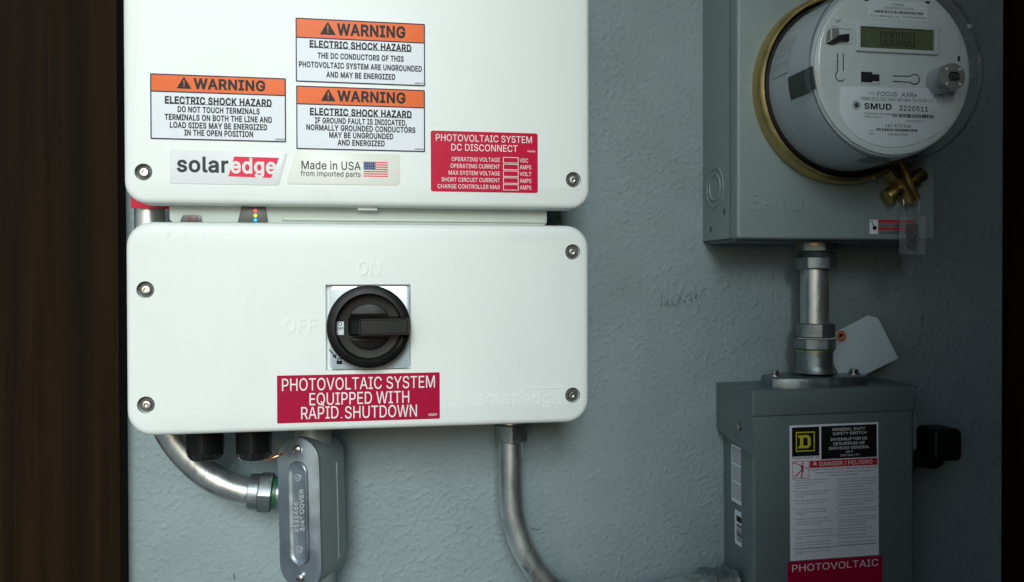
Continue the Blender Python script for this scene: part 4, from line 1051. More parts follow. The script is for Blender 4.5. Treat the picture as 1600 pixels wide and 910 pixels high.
def cyl(theta, d, r):                  # point on the meter's side; theta from +x counter-clockwise
    return Vector((CX + r * math.cos(theta), -d, CZ + r * math.sin(theta)))
def patch(t0, t1, d0, d1, r, th, m, name, parent, n=16):
    bm_ = MB(); rows = []
    for rr_ in (r, r + th):
        for dd in (d0, d1):
            rows.append([bm_.bm.verts.new(cyl(t0 + (t1 - t0) * k / n, dd, rr_)) for k in range(n + 1)])
    a, b, c, e = rows
    for i in range(n):
        bm_.bm.faces.new((c[i], c[i + 1], e[i + 1], e[i]))
        bm_.bm.faces.new((a[i], a[i + 1], c[i + 1], c[i])); bm_.bm.faces.new((b[i], b[i + 1], e[i + 1], e[i]))
    bm_.bm.faces.new((a[0], c[0], e[0], b[0])); bm_.bm.faces.new((a[n], c[n], e[n], b[n]))
    return obj(name, bm_, M[m], parent)
def on_side(a, b, d):                  # angle of a measured point on the side, at distance d from the wall
    x, z = P(a, b, d); return math.atan2(z - CZ, x - CX)
t0, t1 = on_side(1246, 118, .138), on_side(1252, 152, .138)
t0 %= 2 * PI; t1 %= 2 * PI
patch(t0, t1, .1295, .1610, .0768, .0006, 'black', 'side_window', mt)
patch(t0 + .01, t1 - .01, 0.1612, .1722, .0775, .0018, 'shade_plastic', 'window_clip', mt)
t2, t3 = on_side(1238, 58, .124) % (2 * PI), on_side(1216, 122, .110) % (2 * PI)
sl_ = patch(t2, t3, .104, .130, .0777, .0003, 'meter_grey', 'side_label', mt)
g = MB()
for k in range(7):
    if k == 4: continue
    ta = t2 + (t3 - t2) * (.14 + k * .105)
    for q in range(3):
        a, b = .1075 + q * .0072, .1075 + q * .0072 + .0055
        vs = [g.bm.verts.new(cyl(ta + s * .004, d, .0786)) for s, d in ((-1, a), (1, a), (1, b), (-1, b))]
        g.bm.faces.new(vs)
obj('small_print', g, mat('faded print', (.26, .28, .32), .5), sl_, smooth=0)
g = MB()
for ta in (t2, t2 + (t3 - t2) * .13, t3):
    vs = [g.bm.verts.new(cyl(ta + s * .003, d, .0785)) for s, d in ((-1, .1045), (1, .1045), (1, .1295), (-1, .1295))]; g.bm.faces.new(vs)
for d in (.1043, .1297):
    for k in range(12):
        ta, tb = t2 + (t3 - t2) * k / 12, t2 + (t3 - t2) * (k + 1) / 12
        g.bm.faces.new([g.bm.verts.new(cyl(t, dd, .0785)) for t, dd in ((ta, d - .0002), (tb, d - .0002), (tb, d + .0002), (ta, d + .0002))])
obj('border', g, M['shade_plastic'], sl_, smooth=0)
g = MB(); tb = on_side(1372, 248, .155) % (2 * PI)
patch(tb - .16, tb + .10, .140, .1610, .0768, .0006, 'shade_plastic', 'side_window', mt)
# face: raised seams and the top sticker
g = MB(); F1 = FD + .0001
x0, z1 = PF(1356, 3, F1); x1, z0 = PF(1449, 34, F1)
sk = MB(); sk.prism(rr(x0, x1, z0, z1 + .002, .0015, 0, 3), FD + .0001, FD + .0003); sk = obj('network_sticker', sk, M['plate'], fp)
def pl(s, a, b, y, h, wt=.006, d=FD): 
    xa, _ = PF(a, y, d); xb, _ = PF(b, y, d); _, z = PF((a + b) / 2, y, d); return (s, (xa + xb) / 2, z, h / 1300 * (DW - d), xb - xa, 'C', wt)
lettering([pl('ITRON', 1394, 1412, 8.5, 4.2), pl('001350060 1CA139A', 1381, 1427, 13.5, 3.6), pl('FCC ID: OWS-NIC511-IN', 1359, 1404, 26, 3.2), pl('IC: 5975A-NIC511IN', 1410, 1446, 28, 3.2)], FD + .0004, M['ink'], sk)
def barcode(parent, a, b, y0, y1, d, n, seed):
    rnd = random.Random(seed); g = MB(); xa, za = PF(a, y0, d); xb, zb = PF(b, y1, d); x = xa; st_ = (xb - xa) / n
    while x < xb - st_:
        wv = st_ * rnd.choice((.45, .45, .8, 1.1)); g.quad(x, x + wv, zb, za, d); x += wv + st_ * rnd.choice((.4, .4, .8))
    return obj('barcode', g, M['ink'], parent, smooth=0)
barcode(sk, 1365, 1444, 15.5, 24, FD + .0004, 48, 1)
# display
x0, z1 = PF(1338.5, 34.5, FD + .0025); x1, z0 = PF(1468, 86, FD + .0025)
sx0, sz1 = PF(1343.5, 41.5, FD + .0015); sx1, sz0 = PF(1459.5, 80.5, FD + .0015)
bz_ = MB(); bz_.prism(rr(x0, x1, z0, z1, .0012, 0, 3), FD, FD + .0026, .0009, 3, holes=[(rr(sx0, sx1, sz0, sz1, .0005, 0, 2), .0022)]); bz_ = obj('display_bezel', bz_, M['meter_face'], fp)
g = MB(); g.box(sx0 + .0001, sx1 - .0001, sz0 + .0001, sz1 - .0001, FD + .0002, FD + .0010); ds = obj('display', g, M['lcd'], bz_)
def seg7(g, x, z, w_, h_, segs, wd, d):
    P_ = {'a': ((0, 1), (1, 1)), 'b': ((1, 1), (1, .5)), 'c': ((1, .5), (1, 0)), 'd': ((0, 0), (1, 0)), 'e': ((0, .5), (0, 0)), 'f': ((0, 1), (0, .5)), 'g': ((0, .5), (1, .5))}
    for s in segs:
        (a, b), (c, e) = P_[s]; p, q = Vector((x + a * w_, z + b * h_)), Vector((x + c * w_, z + e * h_)); v = (q - p) * .12
        g.stroke([p + v, q - v], wd, d, 0)
D = FD + .0012; SW_, SH = sx1 - sx0, sz1 - sz0
g = MB()
for k in range(6):
    seg7(g, sx0 + SW_ * (.285 + .080 * k), sz0 + SH * .18, SW_ * .048, SH * .62, 'abcdef', .0010, D)
obj('digits', g, M['lcd_ink'], ds, smooth=0)
g = MB()
for k, s in enumerate(('abcdef', 'bc', 'abged')):
    seg7(g, sx0 + SW_ * (.02 + .085 * k), sz0 + SH * .34, SW_ * .05, SH * .44, s, .0006, D)
g.prism(circ(sx0 + SW_ * .04, sz0 + SH * .17, .0010, 10), D - .0001, D)
obj('small_digits', g, M['lcd_faint'], ds, smooth=0)
lettering([('KW', sx0 + SW_ * .80, sz0 + SH * .42, .0016, .0035, 'C', .01), ('KVR', sx0 + SW_ * .87, sz0 + SH * .2, .0012, .0035, 'C', .01)], D, M['lcd_ink'], ds)
# name plate with its bottom trimmed to the round
q = lambda pts, d=FD: PL(pts, d)
np_ = MB(); np_.prism(q([(1313, 135.5), (1489, 140), (1490, 186), (1481, 197), (1462, 211), (1440, 222), (1412, 230), (1385, 231), (1362, 226), (1341, 216), (1324, 201), (1311, 178)]), FD + .0001, FD + .0008, .0002, 2); np_ = obj('name_plate', np_, M['plate'], fp)
D = FD + .0010
lettering([pl('Type', 1355, 1367, 146, 4, -.008), pl('FOCUS', 1369, 1401, 147.5, 8, .0), pl('AXRe', 1407, 1432, 149, 8, .0), pl('EPS', 1458.5, 1475, 150.5, 7, .0), pl('FORM 2S CL200 240V 3W 60Hz TA=30 Kh 7.2', 1343.5, 1457, 156.5, 6.2, .0), pl('SMUD', 1349, 1393, 167, 10.5, .026), pl('3220511', 1403, 1450, 170.5, 9.5, .008), pl('Sacramento Municipal', 1349, 1392, 178, 3.6, .0), pl('Utility District', 1349, 1376, 183, 3.6, .0), pl('"NXA3220511"', 1414, 1444, 190, 3.2, .0), pl('187 872 940', 1382, 1422.5, 197.5, 5.6, .006), pl('-417', 1356, 1365, 204.5, 3.2, .0), pl('0324', 1356, 1365, 209.5, 3.2, .0), pl('Landis+Gyr', 1386, 1418, 210.5, 4, .006)], D, M['ink'], np_)
barcode(np_, 1394, 1459, 177.5, 185.5, D, 40, 2); barcode(np_, 1369, 1434, 200.5, 206.5, D, 40, 3)
x, z = PF(1338.5, 164.5, D); g = MB(); g.prism(circ(x, z, .0024, 22), D - .0002, D); g.ring(circ(x, z, .0038, 26), circ(x, z, .0033, 26), D - .0002, D); obj('port', g, M['shade_plastic'], np_, smooth=0)
# slots, port and lever on the face
g = MB(); D = FD + .0001
g.stroke(q([(1308.5, 84), (1308.5, 112), (1305.5, 117), (1306, 122), (1310, 127), (1316, 127), (1320, 123)]), .0009, D); g.stroke(q([(1317.5, 84), (1317.5, 111)]), .0009, D); obj('key_slot', g, M['black'], fp, smooth=0); g = MB()
g.stroke(q([(1395.5, 119), (1422, 119.5), (1426, 117), (1432, 117), (1436, 121), (1436.5, 127), (1432, 132), (1426, 132), (1422, 129), (1395.5, 127.5)]), .0009, D); obj('key_slot', g, M['black'], fp, smooth=0)
for a, b in ((1315, 119), (1428, 124.5)):
    g = MB(); x, z = PF(a, b); g.lathe([(.0037, 0), (.0032, .0005), (.0006, .0005)], (x, z, FD + .0001), A, 22); obj('key_button', g, M['meter_face'], fp)
x0, z1 = PF(1344.5, 112.5); x1, z0 = PF(1373, 130)
xm = PF(1362, 120)[0]
g = MB(); g.prism(rr(x0 - .0012, x1 + .001, z0 - .0012, z1 + .0012, .001, 0, 2), FD, FD + .0007, .0003, 2); pt = obj('port_frame', g, M['meter_face'], fp)
g = MB(); g.prism([(x0, z0), (xm, z0), (xm, z0 + .0012), (x1, z0 + .0012), (x1, z1 - .0018), (xm, z1 - .0018), (xm, z1), (x0, z1)], FD + .0006, FD + .00085); obj('port', g, M['black'], pt, smooth=0)
x0, z1 = PF(1297, 42); x1, z0 = PF(1333, 70)
g = MB(); g.ring(rr(x0, x1, z0, z1, .0015, 0, 3), rr(x0, x1, z0, z1, .0015, .0012, 3), FD, FD + .0008); lv = obj('lever_recess', g, M['meter_face'], fp)
g = MB(); g.prism(q([(1290, 68), (1294, 66), (1310, 56), (1324, 54), (1324, 66), (1311, 66), (1299, 70)]), FD + .0001, FD + .0034, .0005, 2); obj('lever', g, M['black'], lv)
g = MB(); g.prism(q([(1290, 66), (1292, 50), (1300, 41), (1310, 42), (1311, 55), (1298, 62)]), FD + .0001, FD + .0006); obj('lever_shade', g, mat('smoked plastic', (.20, .22, .21), .3), lv)
for a, b in ((1308, 30), (1519, 40), (1415, 233)):
    x, z = P(a, b, FD); g = MB(); g.lathe([(.0024, .0000), (.0024, .0012), (.0016, .0018), (.0003, .0018)], (x, z, FD - .0035 if a != 1308 else FD), A, 18); obj('stud', g, M['meter_face'], mt)
for a, b, w_, h_ in ((1354, 0, 8, 4), (1449, 4, 8, 4), (1498, 92, 4, 9)):
    g = MB(); x, z = PF(a, b); s_ = (DW - FD) / 1300; g.box(x - w_ * s_ / 2, x + w_ * s_ / 2, z - h_ * s_ / 2, z + h_ * s_ / 2, FD, FD + .0003); obj('notch', g, M['black'], fp, smooth=0)
seam_ = mat('seam grey', (.45, .50, .48), .6)
for pts in ([(1285, 96), (1304, 95)], [(1283, 112), (1303, 111)], [(1283, 132), (1306, 131)], [(1306, 94), (1304, 160)], [(1286, 152), (1304, 151)], [(1500, 98), (1519, 97)], [(1500, 118), (1521, 117)], [(1499, 148), (1519, 147)], [(1500, 96), (1499, 170)], [(1500, 60), (1516, 60)], [(1500, 45), (1500, 90)]):
    g = MB(); g.stroke(q(pts), .0004, FD + .0001); obj('moulded_seam', g, seam_, fp, smooth=0)
# optical port barrel
ox, oz = P(1490, 119.5, .188)
g = MB(); g.lathe([(.0117, FD), (.0115, .1815), (.0113, .1865), (.0108, .1880)], (ox, oz, 0), A, 44, caps=(False, False)); ob = obj('reset_barrel', g, mat_clear('clear barrel', .82, .06, 2.0), mt)
g = MB(); g.prism(circ(ox, oz, .0113, 44), .1845, .1878, .0006, 2); obj('barrel_plate', g, mat('taupe plastic', (.20, .21, .19), .35), ob)
g = MB(); g.ring(rr(ox - .0054, ox + .0054, oz - .0036, oz + .0036, .0033, 0, 8), rr(ox - .0054, ox + .0054, oz - .0036, oz + .0036, .0033, .0008, 8), .1876, .1888); obj('slot_rim', g, M['steel'], ob, smooth=0)
g = MB(); g.prism(rr(ox - .0046, ox + .0046, oz - .0028, oz + .0028, .0026, 0, 8), .1877, .1880); g.prism([(ox - .0028, oz), (ox, oz + .0022), (ox + .0028, oz), (ox, oz - .0022)], .1880, .1886); obj('slot', g, M['shade_plastic'], ob, smooth=0)
for sx in (-1, 1):
    for sz in (-1, 1):
        g = MB(); g.lathe([(.0013, 0), (.0012, .0004), (.0003, .0005)], (ox + .0062 * sx, oz + .0062 * sz, .1877), A, 14); obj('rivet', g, M['meter_face'], ob)

# ------------------------------------------------------------------ clear padlock seal hanging from the clamp
sz_ = thing('padlock_seal', 'small clear plastic padlock seal hanging from the brass clamp by wire', 'seal', (*P(1426, 368, .1), .1))
x0, z1 = P(1409, 338, .098); x1, z0 = P(1442, 398, .098)
g = MB()
out = rr(x0, x1, z0, z1, .0020, 0, 5)
l = [g.loop(out, .094), g.loop(out, .102)]; g.bridge(*l); inn = rr(x0, x1, z0, z1, .0020, .0016, 5); l2 = [g.loop(inn, .094), g.loop(inn, .102)]; g.bridge(*l2)
g.bridge(l[1], l2[1]); g.bridge(l[0], l2[0])
fr_ = g.loop(inset_poly(out, .0008), .1013); g.cap(fr_); obj('seal_body', g, M['clear_seal'], sz_)
g = MB()
for k in (.36, .62):
    xx = x0 + (x1 - x0) * k
    g.lathe([(.0009, 0), (.0009, .019)], (xx, z0 + .006, .098), (0, 1, 0), 10)
g.prism(rr(x0 + .0055, x1 - .0058, z0 + .004, z1 - .007, .002, 0, 4), .0965, .0985, .0004, 2)
obj('seal_lock', g, mat_clear('smoky seal insert', .72, .15, 1.6), sz_)
g = MB(); a, b = P(1411.5, 312, .098), P(1435.5, 306, .098)
g.tube([(a[0], a[1], .098), (a[0] + .0001, a[1] - .006, .0985), (a[0] + .0006, z1 + .0015, .0985), (a[0] + .0014, z1 - .002, .098)], .0005, 8, sub=5)
g.tube([(b[0] - .003, b[1] + .001, .0985), (b[0], b[1] - .0008, .0985), (b[0] + .0003, b[1] - .006, .0985), (b[0] - .0004, z1 + .0015, .0985), (b[0] - .0012, z1 - .002, .098)], .0005, 8, sub=5)
obj('seal_wire', g, M['steel'], sz_)

# ------------------------------------------------------------------ riser between the meter box and the disconnect
RD = .040
rx = P(1273, 460, RD)[0]
Z = lambda py: P(1273, py, RD)[1]
rs_ = thing('conduit_riser', 'short galvanised conduit with hex couplings joining meter box and disconnect', 'conduit', (rx, Z(590), 0))
dn = (0, -1, 0); R1 = .0208
g = MB(); g.lathe([(.0188, 0), (.0188, Z(373) - Z(380))], (rx, BZ0 + .0002, RD), dn, 36); obj('gasket_ring', g, M['brass'], rs_)
g = MB(); g.hexnut((rx, Z(380), RD), dn, R1, Z(380) - Z(393.5), .26, .06); obj('lock_nut', g, M['zinc'], rs_)
g = MB(); pr = []
zz, top = 0, Z(393) - Z(403)
for k in range(7):
    pr += [(.0165, top * k / 7), (.0158, top * (k + .5) / 7)]
g.lathe(pr, (rx, Z(393), RD), dn, 32); obj('thread', g, M['zinc'], rs_)
g = MB(); g.hexnut((rx, Z(402), RD), dn, R1, Z(402) - Z(421), .05, .08); obj('compression_nut', g, M['zinc'], rs_)
g = MB(); g.lathe([(.0140, 0), (.0140, Z(418) - Z(510))], (rx, Z(418), RD), dn, 40); obj('pipe', g, M['emt'], rs_)
g = MB(); g.hexnut((rx, Z(505), RD), dn, R1 * .95, Z(505) - Z(527), .4, .08); obj('compression_nut', g, M['zinc'], rs_)
g = MB(); g.hexnut((rx, Z(529), RD), dn, R1 * .99, Z(529) - Z(545), .12, .05); g.lathe([(.0160, -.003), (.0160, .002)], (rx, Z(529), RD), dn, 28); obj('connector', g, M['zinc'], rs_)
g = MB(); g.lathe([(.0190, 0), (.0192, .0008), (.0190, .0016)], (rx, Z(544.5), RD), dn, 36); obj('sealing_ring', g, M['green_seal'], rs_)
g = MB(); g.lathe([(.0190, 0), (.0190, .0014)], (rx, Z(546.5), RD), dn, 36); obj('gasket_ring', g, M['brass'], rs_)
ST = -.1050                        # top of the disconnect
hub = MB(); hub.lathe([(.0178, 0), (.0180, .014), (.0188, .0185), (.0205, .0215)], (rx, Z(549), RD), dn, 40); hub = obj('hub', hub, M['zinc'], rs_)
fl = [(rx + a, RD + b) for a, b in ((-.052, -.012), (-.045, -.019), (-.018, -.0265), (.018, -.0265), (.045, -.019), (.052, -.012), (.052, .012), (.045, .019), (.018, .0265), (-.018, .0265), (-.045, .019), (-.052, .012))]
MF = Matrix(((1, 0, 0, 0), (0, 0, -1, 0), (0, -1, 0, 0), (0, 0, 0, 1)))       # local x, z -> x, d; local d -> up
g = MB(MF); g.prism(fl, ST + .0004, ST + .0105, .0022, 3); obj('hub_flange', g, M['zinc'], rs_)
for s in (-1, 1):
    g = MB(); bxx = rx + .0435 * s; g.lathe([(.0058, 0), (.0058, .0012)], (bxx, ST + .0105, RD), (0, 1, 0), 20); g.hexnut((bxx, ST + .0117, RD), (0, 1, 0), .0046, .0040, .3, .12); obj('bolt', g, M['steel'], rs_)

# paper tag tied to the riser
TD = .030
tg2 = thing('paper_tag', 'blank pale paper tag with an orange reinforced hole tied to the riser', 'tag', (*P(1350, 530, TD), TD))
out = PL([(1288, 541), (1300, 522), (1356, 493), (1371, 497), (1403, 560), (1318, 602)], TD)
out = list(reversed(out)) if area(out) < 0 else out
hx, hz = P(1314, 525.5, TD)
g = MB(); g.prism(out, TD, TD + .0006, holes=[(circ(hx, hz, .0026, 18), .0006)]); obj('card', g, M['paper'], tg2, smooth=20)
g = MB(); g.ring(circ(hx, hz, .0058, 24), circ(hx, hz, .0027, 24), TD + .0005, TD + .0009); obj('reinforcement', g, M['paper_ring'], tg2, smooth=0)
g = MB(); zs = Z(528)
g.tube([(hx, hz, TD + .0012), (hx - .006, hz - .001, TD + .012), (rx + .012, zs, RD + .0165), (rx, zs, RD + .0204), (rx - .012, zs, RD + .0165), (rx - .0195, zs, RD + .002)], .0006, 8, sub=5); obj('string', g, M['string'], tg2)

# ------------------------------------------------------------------ safety switch box with the hood (disconnect)
SX0, SX1, SZ0, SZ1, SD = .3636, .5352, -.352, ST, .070
MS = Matrix.Translation((SX0, 0, SZ1)) @ Matrix.Rotation(-.007, 4, 'Y') @ Matrix.Translation((-SX0, 0, -SZ1))
dc = thing('disconnect_switch', 'dark grey disconnect box with a hood and a bilingual danger label', 'disconnect switch', (.45, SZ0, 0))
g = MB(MS); g.box(SX0 + .0008, SX1 - .0008, SZ0, SZ1 - .002, .001, SD - .012, .001); obj('housing', g, M['ansi_dark'], dc)
g = MB(MS); g.prism(rr(SX0, SX1, SZ0 + .004, SZ1 - .0015, .0032), SD - .026, SD, .0024, 3); obj('door', g, M['ansi_dark'], dc)
g = MB(MS)
HX0, HX1, HZ, HD = SX0 - .0018, SX1 + .0018, SZ1 + .0004, SD + .0022
g.prism(rr(HX0, HX1, HZ - .0255, HZ, .0026), SD - .006, HD, .0020, 3)
l0 = [MS @ Vector((x, -d, z)) for z in (HZ - .0016, HZ - .00005) for x, d in ((HX0 - .0052, .001), (HX1 + .002, .001), (HX1, SD - .004), (HX0, SD - .004))]
l0 = [g.bm.verts.new(v) for v in l0]; g.bridge(l0[:4], l0[4:]); g.cap(l0[4:]); g.cap(l0[:4], True)
for s, xa in ((-1, HX0), (1, HX1 - .0014)):
    sm = Matrix.Translation((xa, 0, 0))
    pts = [(.0012, HZ - .001), (SD + .0016, HZ - .001), (SD + .0016, HZ - .064), (SD - .012, HZ - .061), (.010, HZ - .050), (.0012, HZ - .049)]
    fl_ = lambda d: s * max(0, 1 - d / SD) * (.0052 if s < 0 else .002)
    va = [g.bm.verts.new(MS @ Vector((xa + fl_(d), -d, z))) for d, z in pts]; vb = [g.bm.verts.new(MS @ Vector((xa + .0014 + fl_(d), -d, z))) for d, z in pts]
    g.bridge(va, vb); g.cap(va); g.cap(vb, True)
obj('hood', g, M['ansi_dark'], dc)
u, z = side(1159, 667, HX0); g = MB(MS); g.lathe([(.0050, 0), (.0050, .0010), (.0042, .0014)], (HX0, z, u), (-1, 0, 0), 20); g.hexnut((HX0 - .0013, z, u), (-1, 0, 0), .0036, .0034, .1, .15); obj('hood_screw', g, M['steel'], dc)
g = MB(MS); x, z = P(1436, 659, .03); g.lathe([(.0034, 0), (.0034, .0012), (.0024, .0022)], (HX1, z - .001, .040), (1, 0, 0), 16); obj('hood_screw', g, M['steel'], dc)
# main label
L0, L1 = P(1233, 700, SD)[0], P(1371.5, 700, SD)[0]
T0, T1 = P(1300, 873, SD)[1], P(1300, 663.5, SD)[1]
D = SD + .0002
def dplate(name, x0, x1, z0, z1, r, m, parent, d=D, th=.0002):
    g = MB(MS); g.prism(rr(x0, x1, z0, z1, r, 0, 3), d, d + th); return obj(name, g, M[m], parent)
dl = dplate('danger_label', L0, L1, T0, T1, .0006, 'label_white', dc)
dl['label'] = 'tall white label with black, red and yellow panels in two languages'
q_ = lambda a, b: P(1220 + a / 3.5, 650 + b / 3.5, SD)
def region(a0, b0, a1, b1): 
    x0, z1 = q_(a0, b0); x1, z0 = q_(a1, b1); return x0, x1, z0, z1
g = MB(MS); x0, x1, z0, z1 = region(58, 66, 207, 219); g.box(x0, x1, z0, z1, D + .0002, D + .0003); b0 = (x0, x1, z0, z1)
x0, x1, z0, z1 = region(218, 60, 521, 228); g.box(x0, x1, z0, z1, D + .0002, D + .0003); obj('black_panel', g, M['ink'], dl)
x0, x1, z0, z1 = b0; W_, H_ = x1 - x0, z1 - z0
g = MB(MS); X0, X1, Z0_, Z1_ = x0 + W_ * .14, x1 - W_ * .17, z0 + H_ * .16, z1 - H_ * .16
g.ring([(X0, Z0_), (X1, Z0_), (X1, Z1_), (X0, Z1_)], [(X0 + .0011, Z0_ + .0011), (X1 - .0011, Z0_ + .0011), (X1 - .0011, Z1_ - .0011), (X0 + .0011, Z1_ - .0011)], D + .0003, D + .00042)
obj('yellow_square', g, M['yellow'], dl, smooth=0)
c_x, c_z = (X0 + X1) / 2, (Z0_ + Z1_) / 2
g = MB(MS)
ow, oh = (X1 - X0) * .28, (Z1_ - Z0_) * .33
outl = [(c_x - ow, c_z - oh), (c_x + ow * .55, c_z - oh), (c_x + ow, c_z - oh * .6), (c_x + ow, c_z + oh * .6), (c_x + ow * .55, c_z + oh), (c_x - ow, c_z + oh)]
inl = [(c_x - ow * .40, c_z - oh * .62), (c_x + ow * .30, c_z - oh * .62), (c_x + ow * .45, c_z - oh * .45), (c_x + ow * .45, c_z + oh * .45), (c_x + ow * .30, c_z + oh * .62), (c_x - ow * .40, c_z + oh * .62)]
g.ring(outl, inl, D + .0003, D + .00043)
for s in (-1, 1):
    g.quad(c_x - ow * 1.3, c_x - ow, *(sorted((c_z + s * oh, c_z + s * oh * .62))), D + .00043)
obj('letter_emblem', g, M['yellow'], dl, smooth=0)
def dr(s, a, b, y, h, wt=.006):
    xa, _ = q_(a, y); xb, _ = q_(b, y); _, z = q_((a + b) / 2, y); return (s, (xa + xb) / 2, z, h / 3.5 / 1300 * (DW - SD), xb - xa, 'C', min(wt, .006))
def dtext(rows, d, m, parent): return obj('lettering', text_mesh(rows, front(d, MS)), M[m], parent, smooth=0)
dtext([dr('GENERAL DUTY', 278, 459, 75, 18), dr('SAFETY SWITCH', 280, 466, 98, 18), dr('INTERRUPTOR DE', 268, 471, 129, 18), dr('SEGURIDAD DE', 282, 457, 153, 18), dr('SERVICIO GENERAL', 257, 483, 177, 18), dr('60 A', 351, 391, 198, 14), dr('240 Vac / V~', 321, 431, 217, 14)], D + .0004, 'letter_white', dl)
dtext([dr('SQUARE D', 58, 206, 230, 13, .0)], D + .0004, 'ink', dl)
x0, x1, z0, z1 = region(154, 249, 524, 272)
dg_ = dplate('danger_band', x0, x1, z0, z1, .0003, 'pink', dl, D + .0002, .0001)
g = MB(MS); tx, tz = q_(182, 262); g.prism([(tx - .0021, tz - .0016), (tx + .0021, tz - .0016), (tx + .0002, tz + .0020), (tx - .0002, tz + .0020)], D + .0003, D + .0004); obj('warning_sign', g, M['letter_white'], dg_, smooth=0)
g = MB(MS); g.stroke([(tx, tz + .0009), (tx, tz - .0004)], .0004, D + .00045); g.stroke([(tx, tz - .0009), (tx, tz - .0011)], .0004, D + .00045); obj('exclamation_mark', g, M['pink'], dg_, smooth=0)
dtext([dr('DANGER / PELIGRO', 205, 498, 260, 26, .02)], D + .0004, 'letter_white', dg_)
x0, x1, z0, z1 = region(60, 251, 151, 343)
g = MB(MS); g.ring([(x0, z0), (x1, z0), (x1, z1), (x0, z1)], [(x0 + .0005, z0 + .0005), (x1 - .0005, z0 + .0005), (x1 - .0005, z1 - .0005), (x0 + .0005, z1 - .0005)], D + .0002, D + .0003)
Q = lambda pts: [q_(a, b) for a, b in pts]
g.prism(circ(*q_(116, 262), .0009, 10), D + .0002, D + .00032)
for pts, wd in (([(112, 274), (114, 300)], .0022), ([(114, 276), (140, 290), (150, 298)], .0008), ([(110, 276), (92, 268), (70, 258), (62, 262)], .0008), ([(112, 300), (92, 316), (72, 336)], .0012), ([(116, 300), (112, 318), (106, 342)], .0012)):
    g.stroke(Q(pts), wd, D + .00033)
obj('shock_symbol', g, M['pink'], dl, smooth=0)
rowz = [dr('HAZARD OF ELECTRIC SHOCK, EXPLOSION, OR ARC FLASH', 158, 523, 291, 9, .02), dr('PELIGRO DE DESCARGA EL\u00c9CTRICA, EXPLOSI\u00d3N O', 183, 500, 309, 9, .02), dr('DESTELLO POR ARQUEO', 265, 420, 325, 9, .02)]
def para(txts, a, y, adv=16.5):
    for i, (s, wd) in enumerate(txts):
        rowz.append(dr(s, a, a + wd, y + i * adv, 8, .0))
g = MB(MS)
for y, tx_ in ((351, (('Apply appropriate personal protective', 188), ('equipment (PPE) and follow safe', 158), ('electrical work practices.', 118), ('See NFPA 70E.', 72))), (414, (('This equipment must only be installed', 190), ('and serviced by qualified electrical', 172), ('personnel.', 50))), (463, (('Never operate energized switch with', 182), ('door open. Keep door fastened.', 165))), (511, (('Turn off switch before removing or', 176), ('installing fuses or making load side', 172), ('connections.', 60))), (563, (('Always use a properly rated voltage', 180), ('sensing device at all line and load fuse', 195), ('clips to confirm switch is off.', 140))), (625, (('Turn off power supplying switch before', 196), ('doing any other work on or inside switch.', 205))), (659, (('Do not use renewable link fuses in fused', 205), ('switches.', 46))), (691, (('Failure to follow these instructions', 190), ('will result in death or serious injury.', 194))), (727, (('To lock out switch, place padlock', 190), ('through hole in indicator and lock', 190), ('handle.', 40)))):
    para(tx_, 74, y, 15)
    if y not in (691, 727):
        g.prism(circ(*q_(66, y), .0005, 8), D + .0002, D + .0003)
for y, tx_ in ((345, (('Utilice equipo de protecci\u00f3n personal (EPP)', 214), ('apropiado y siga las pr\u00e1cticas de seguridad', 216), ('el\u00e9ctrica establecidas por su Compa\u00f1\u00eda', 200), ('(consulte la norma NFPA 70E).', 150))), (406, (('Solamente el personal el\u00e9ctrico', 170), ('especializado deber\u00e1 instalar y prestar', 196), ('servicio de mantenimiento a este equipo.', 206))), (457, (('Nunca haga funcionar el interruptor con la', 214), ('puerta abierta cuando est\u00e9 energizado.', 200), ('Mantenga la puerta asegurada.', 152))), (506, (('Desenergice el interruptor antes de extraer', 216), ('o instalar fusibles o de hacer conexiones', 206), ('en el lado de carga.', 100))), (553, (('Siempre utilice un dispositivo de tensi\u00f3n', 208), ('nominal adecuado en los clips de fusibles', 210), ('de las l\u00edneas de carga y l\u00ednea', 156), ('la desconexi\u00f3n del interruptor.', 160))), (616, (('Desenergice el interruptor antes de', 180), ('trabajar en \u00e9l o en su interior.', 160))), (651, (('No utilice fusibles de eslab\u00f3n', 156), ('renovable en interruptores con fusibles.', 200))), (690, (('El incumplimiento de estas instrucciones', 206), ('puede causar la muerte o lesiones serias.', 206)))):
    para(tx_, 308, y, 15)
    if y != 690:
        g.prism(circ(*q_(298, y), .0005, 8), D + .0002, D + .0003)
x0, x1, z0, z1 = region(60, 716, 520, 716); z0 = (z0 + z1) / 2; g.box(x0, x1, z0 - .00015, z0 + .00015, D + .0002, D + .0003)
obj('bullets', g, M['ink'], dl, smooth=0)
o = dtext(rowz, D + .0003, 'ink', dl); o.name = 'small_print'
rd_ = dplate('crimson_label', P(1229, 880, SD)[0], P(1376, 880, SD)[0], P(1300, 960, SD)[1], P(1300, 874.5, SD)[1], .0015, 'red_dull', dc)
rd_['label'] = 'crimson label below the danger label'
xa, z = P(1234, 889, SD); xb, _ = P(1371, 888, SD)
dtext([('PHOTOVOLTAIC', (xa + xb) / 2, z, .0075, xb - xa, 'C', .0)], D + .0004, 'letter_white', rd_)
xa, z = P(1396, 687, SD); xb, _ = P(1419, 687, SD)
obj('raised_lettering', text_mesh([('ON', (xa + xb) / 2, z, .0072, xb - xa, 'C', .0)], front(SD - .0001, MS), .0006), M['ansi_dark'], dc, smooth=0)
x, z = P(1410, 715, SD); g = MB(MS); g.box(x - .0004, x + .0004, z - .004, z + .004, SD - .0001, SD + .0004); obj('raised_mark', g, M['ansi_dark'], dc)
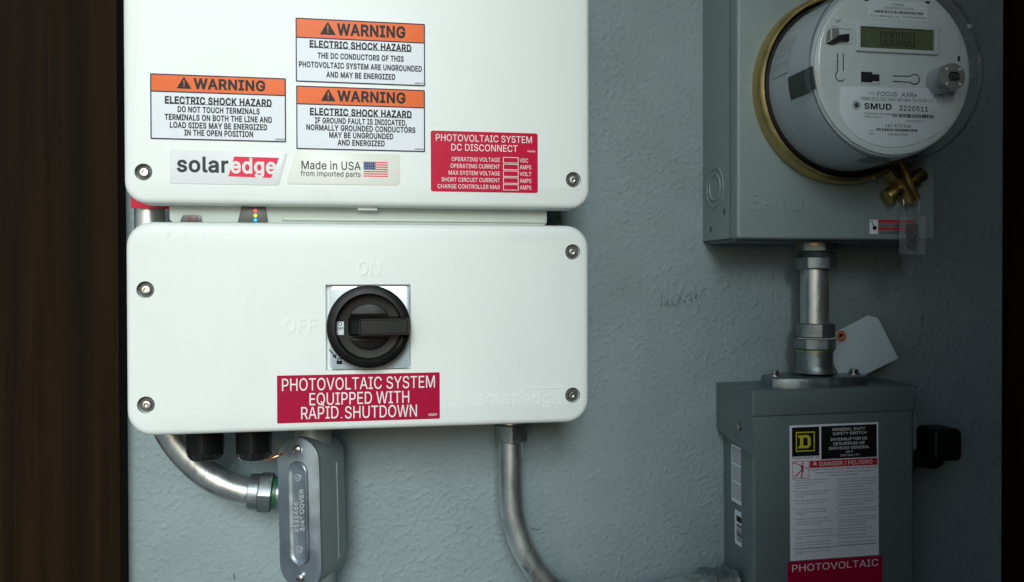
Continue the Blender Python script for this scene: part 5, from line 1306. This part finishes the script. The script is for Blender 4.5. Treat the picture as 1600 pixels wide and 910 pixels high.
# stickers on its left side
SS = MS @ side_mat(SX0 + .0008)
for nm, pts, lab in (('approval_sticker', ((1141, 697), (1160, 702), (1165, 712), (1165, 804), (1146, 794)), 'tall pale sticker of fine print'), ('barcode_sticker', ((1146, 797), (1163, 806), (1166, 872), (1149, 860)), 'pale sticker with a barcode')):
    p = [side(a, b, SX0) for a, b in pts]
    u0, u1 = p[0][0], p[-2][0]; zt, zb = p[0][1], p[-1][1]
    u0, u1 = min(q[0] for q in p), max(q[0] for q in p); zt, zb = max(q[1] for q in p), min(q[1] for q in p)
    zb += .006
    g = MB(SS); g.prism(rr(u0, u1, zb, zt, .0015, 0, 3), .0001, .0003); s = obj(nm, g, M['label_white'], dc); s['label'] = lab
    g = MB(SS)
    if nm[0] == 'a':
        n_ = 26
        for k in range(n_):
            if k in (8, 17): continue
            zz = zt - .003 - (zt - zb - .006) * k / n_
            g.quad(u0 + .0016, u1 - .0016 - (.005 if k in (7, 16, 25) else .0006 * (k % 3)), zz - .0004, zz + .0004, .00035)
    else:
        rnd = random.Random(8); zz = zt - .005
        g.quad(u0 + .004, u1 - .0025, zz - .006, zz, .00035); zz -= .008
        while zz > zb + .004:
            h_ = rnd.choice((.0005, .0005, .001, .0016)); g.quad(u0 + .004, u1 - .0025, zz - h_, zz, .00035); zz -= h_ + rnd.choice((.0005, .0005, .001))
    obj('fine_print' if nm[0] == 'a' else 'barcode', g, M['ink'] if nm[0] == 'b' else M['shade_plastic'], s, smooth=0)
# operating handle on the right side
hz2 = P(1440, 738, .045)[1]
g = MB(MS); g.lathe([(.011, 0), (.011, .004), (.0085, .005), (.0085, .012), (.007, .013)], (SX1, hz2, .042), (1, 0, 0), 30)
pv = obj('handle_pivot', g, M['black'], dc)
hx_, hzt = P(1466, 696, .046); a, b = P(1447, 671, .046), P(1489, 719, .046)
g = MB(MS)
g.prism(rr(a[0], b[0], b[1], a[1], .006, 0, 6), .030, .060, .0035, 3); obj('grip', g, M['black'], pv)
g = MB(MS); g.tube([(SX1 + .011, hz2, .044), (SX1 + .016, hz2 + .010, .044), (hx_ - .004, b[1] - .004, .045), (hx_, b[1] + .004, .045)], .0062, 16, sub=5); obj('lever_arm', g, M['black'], pv)
# the conduit leaving below the disconnect
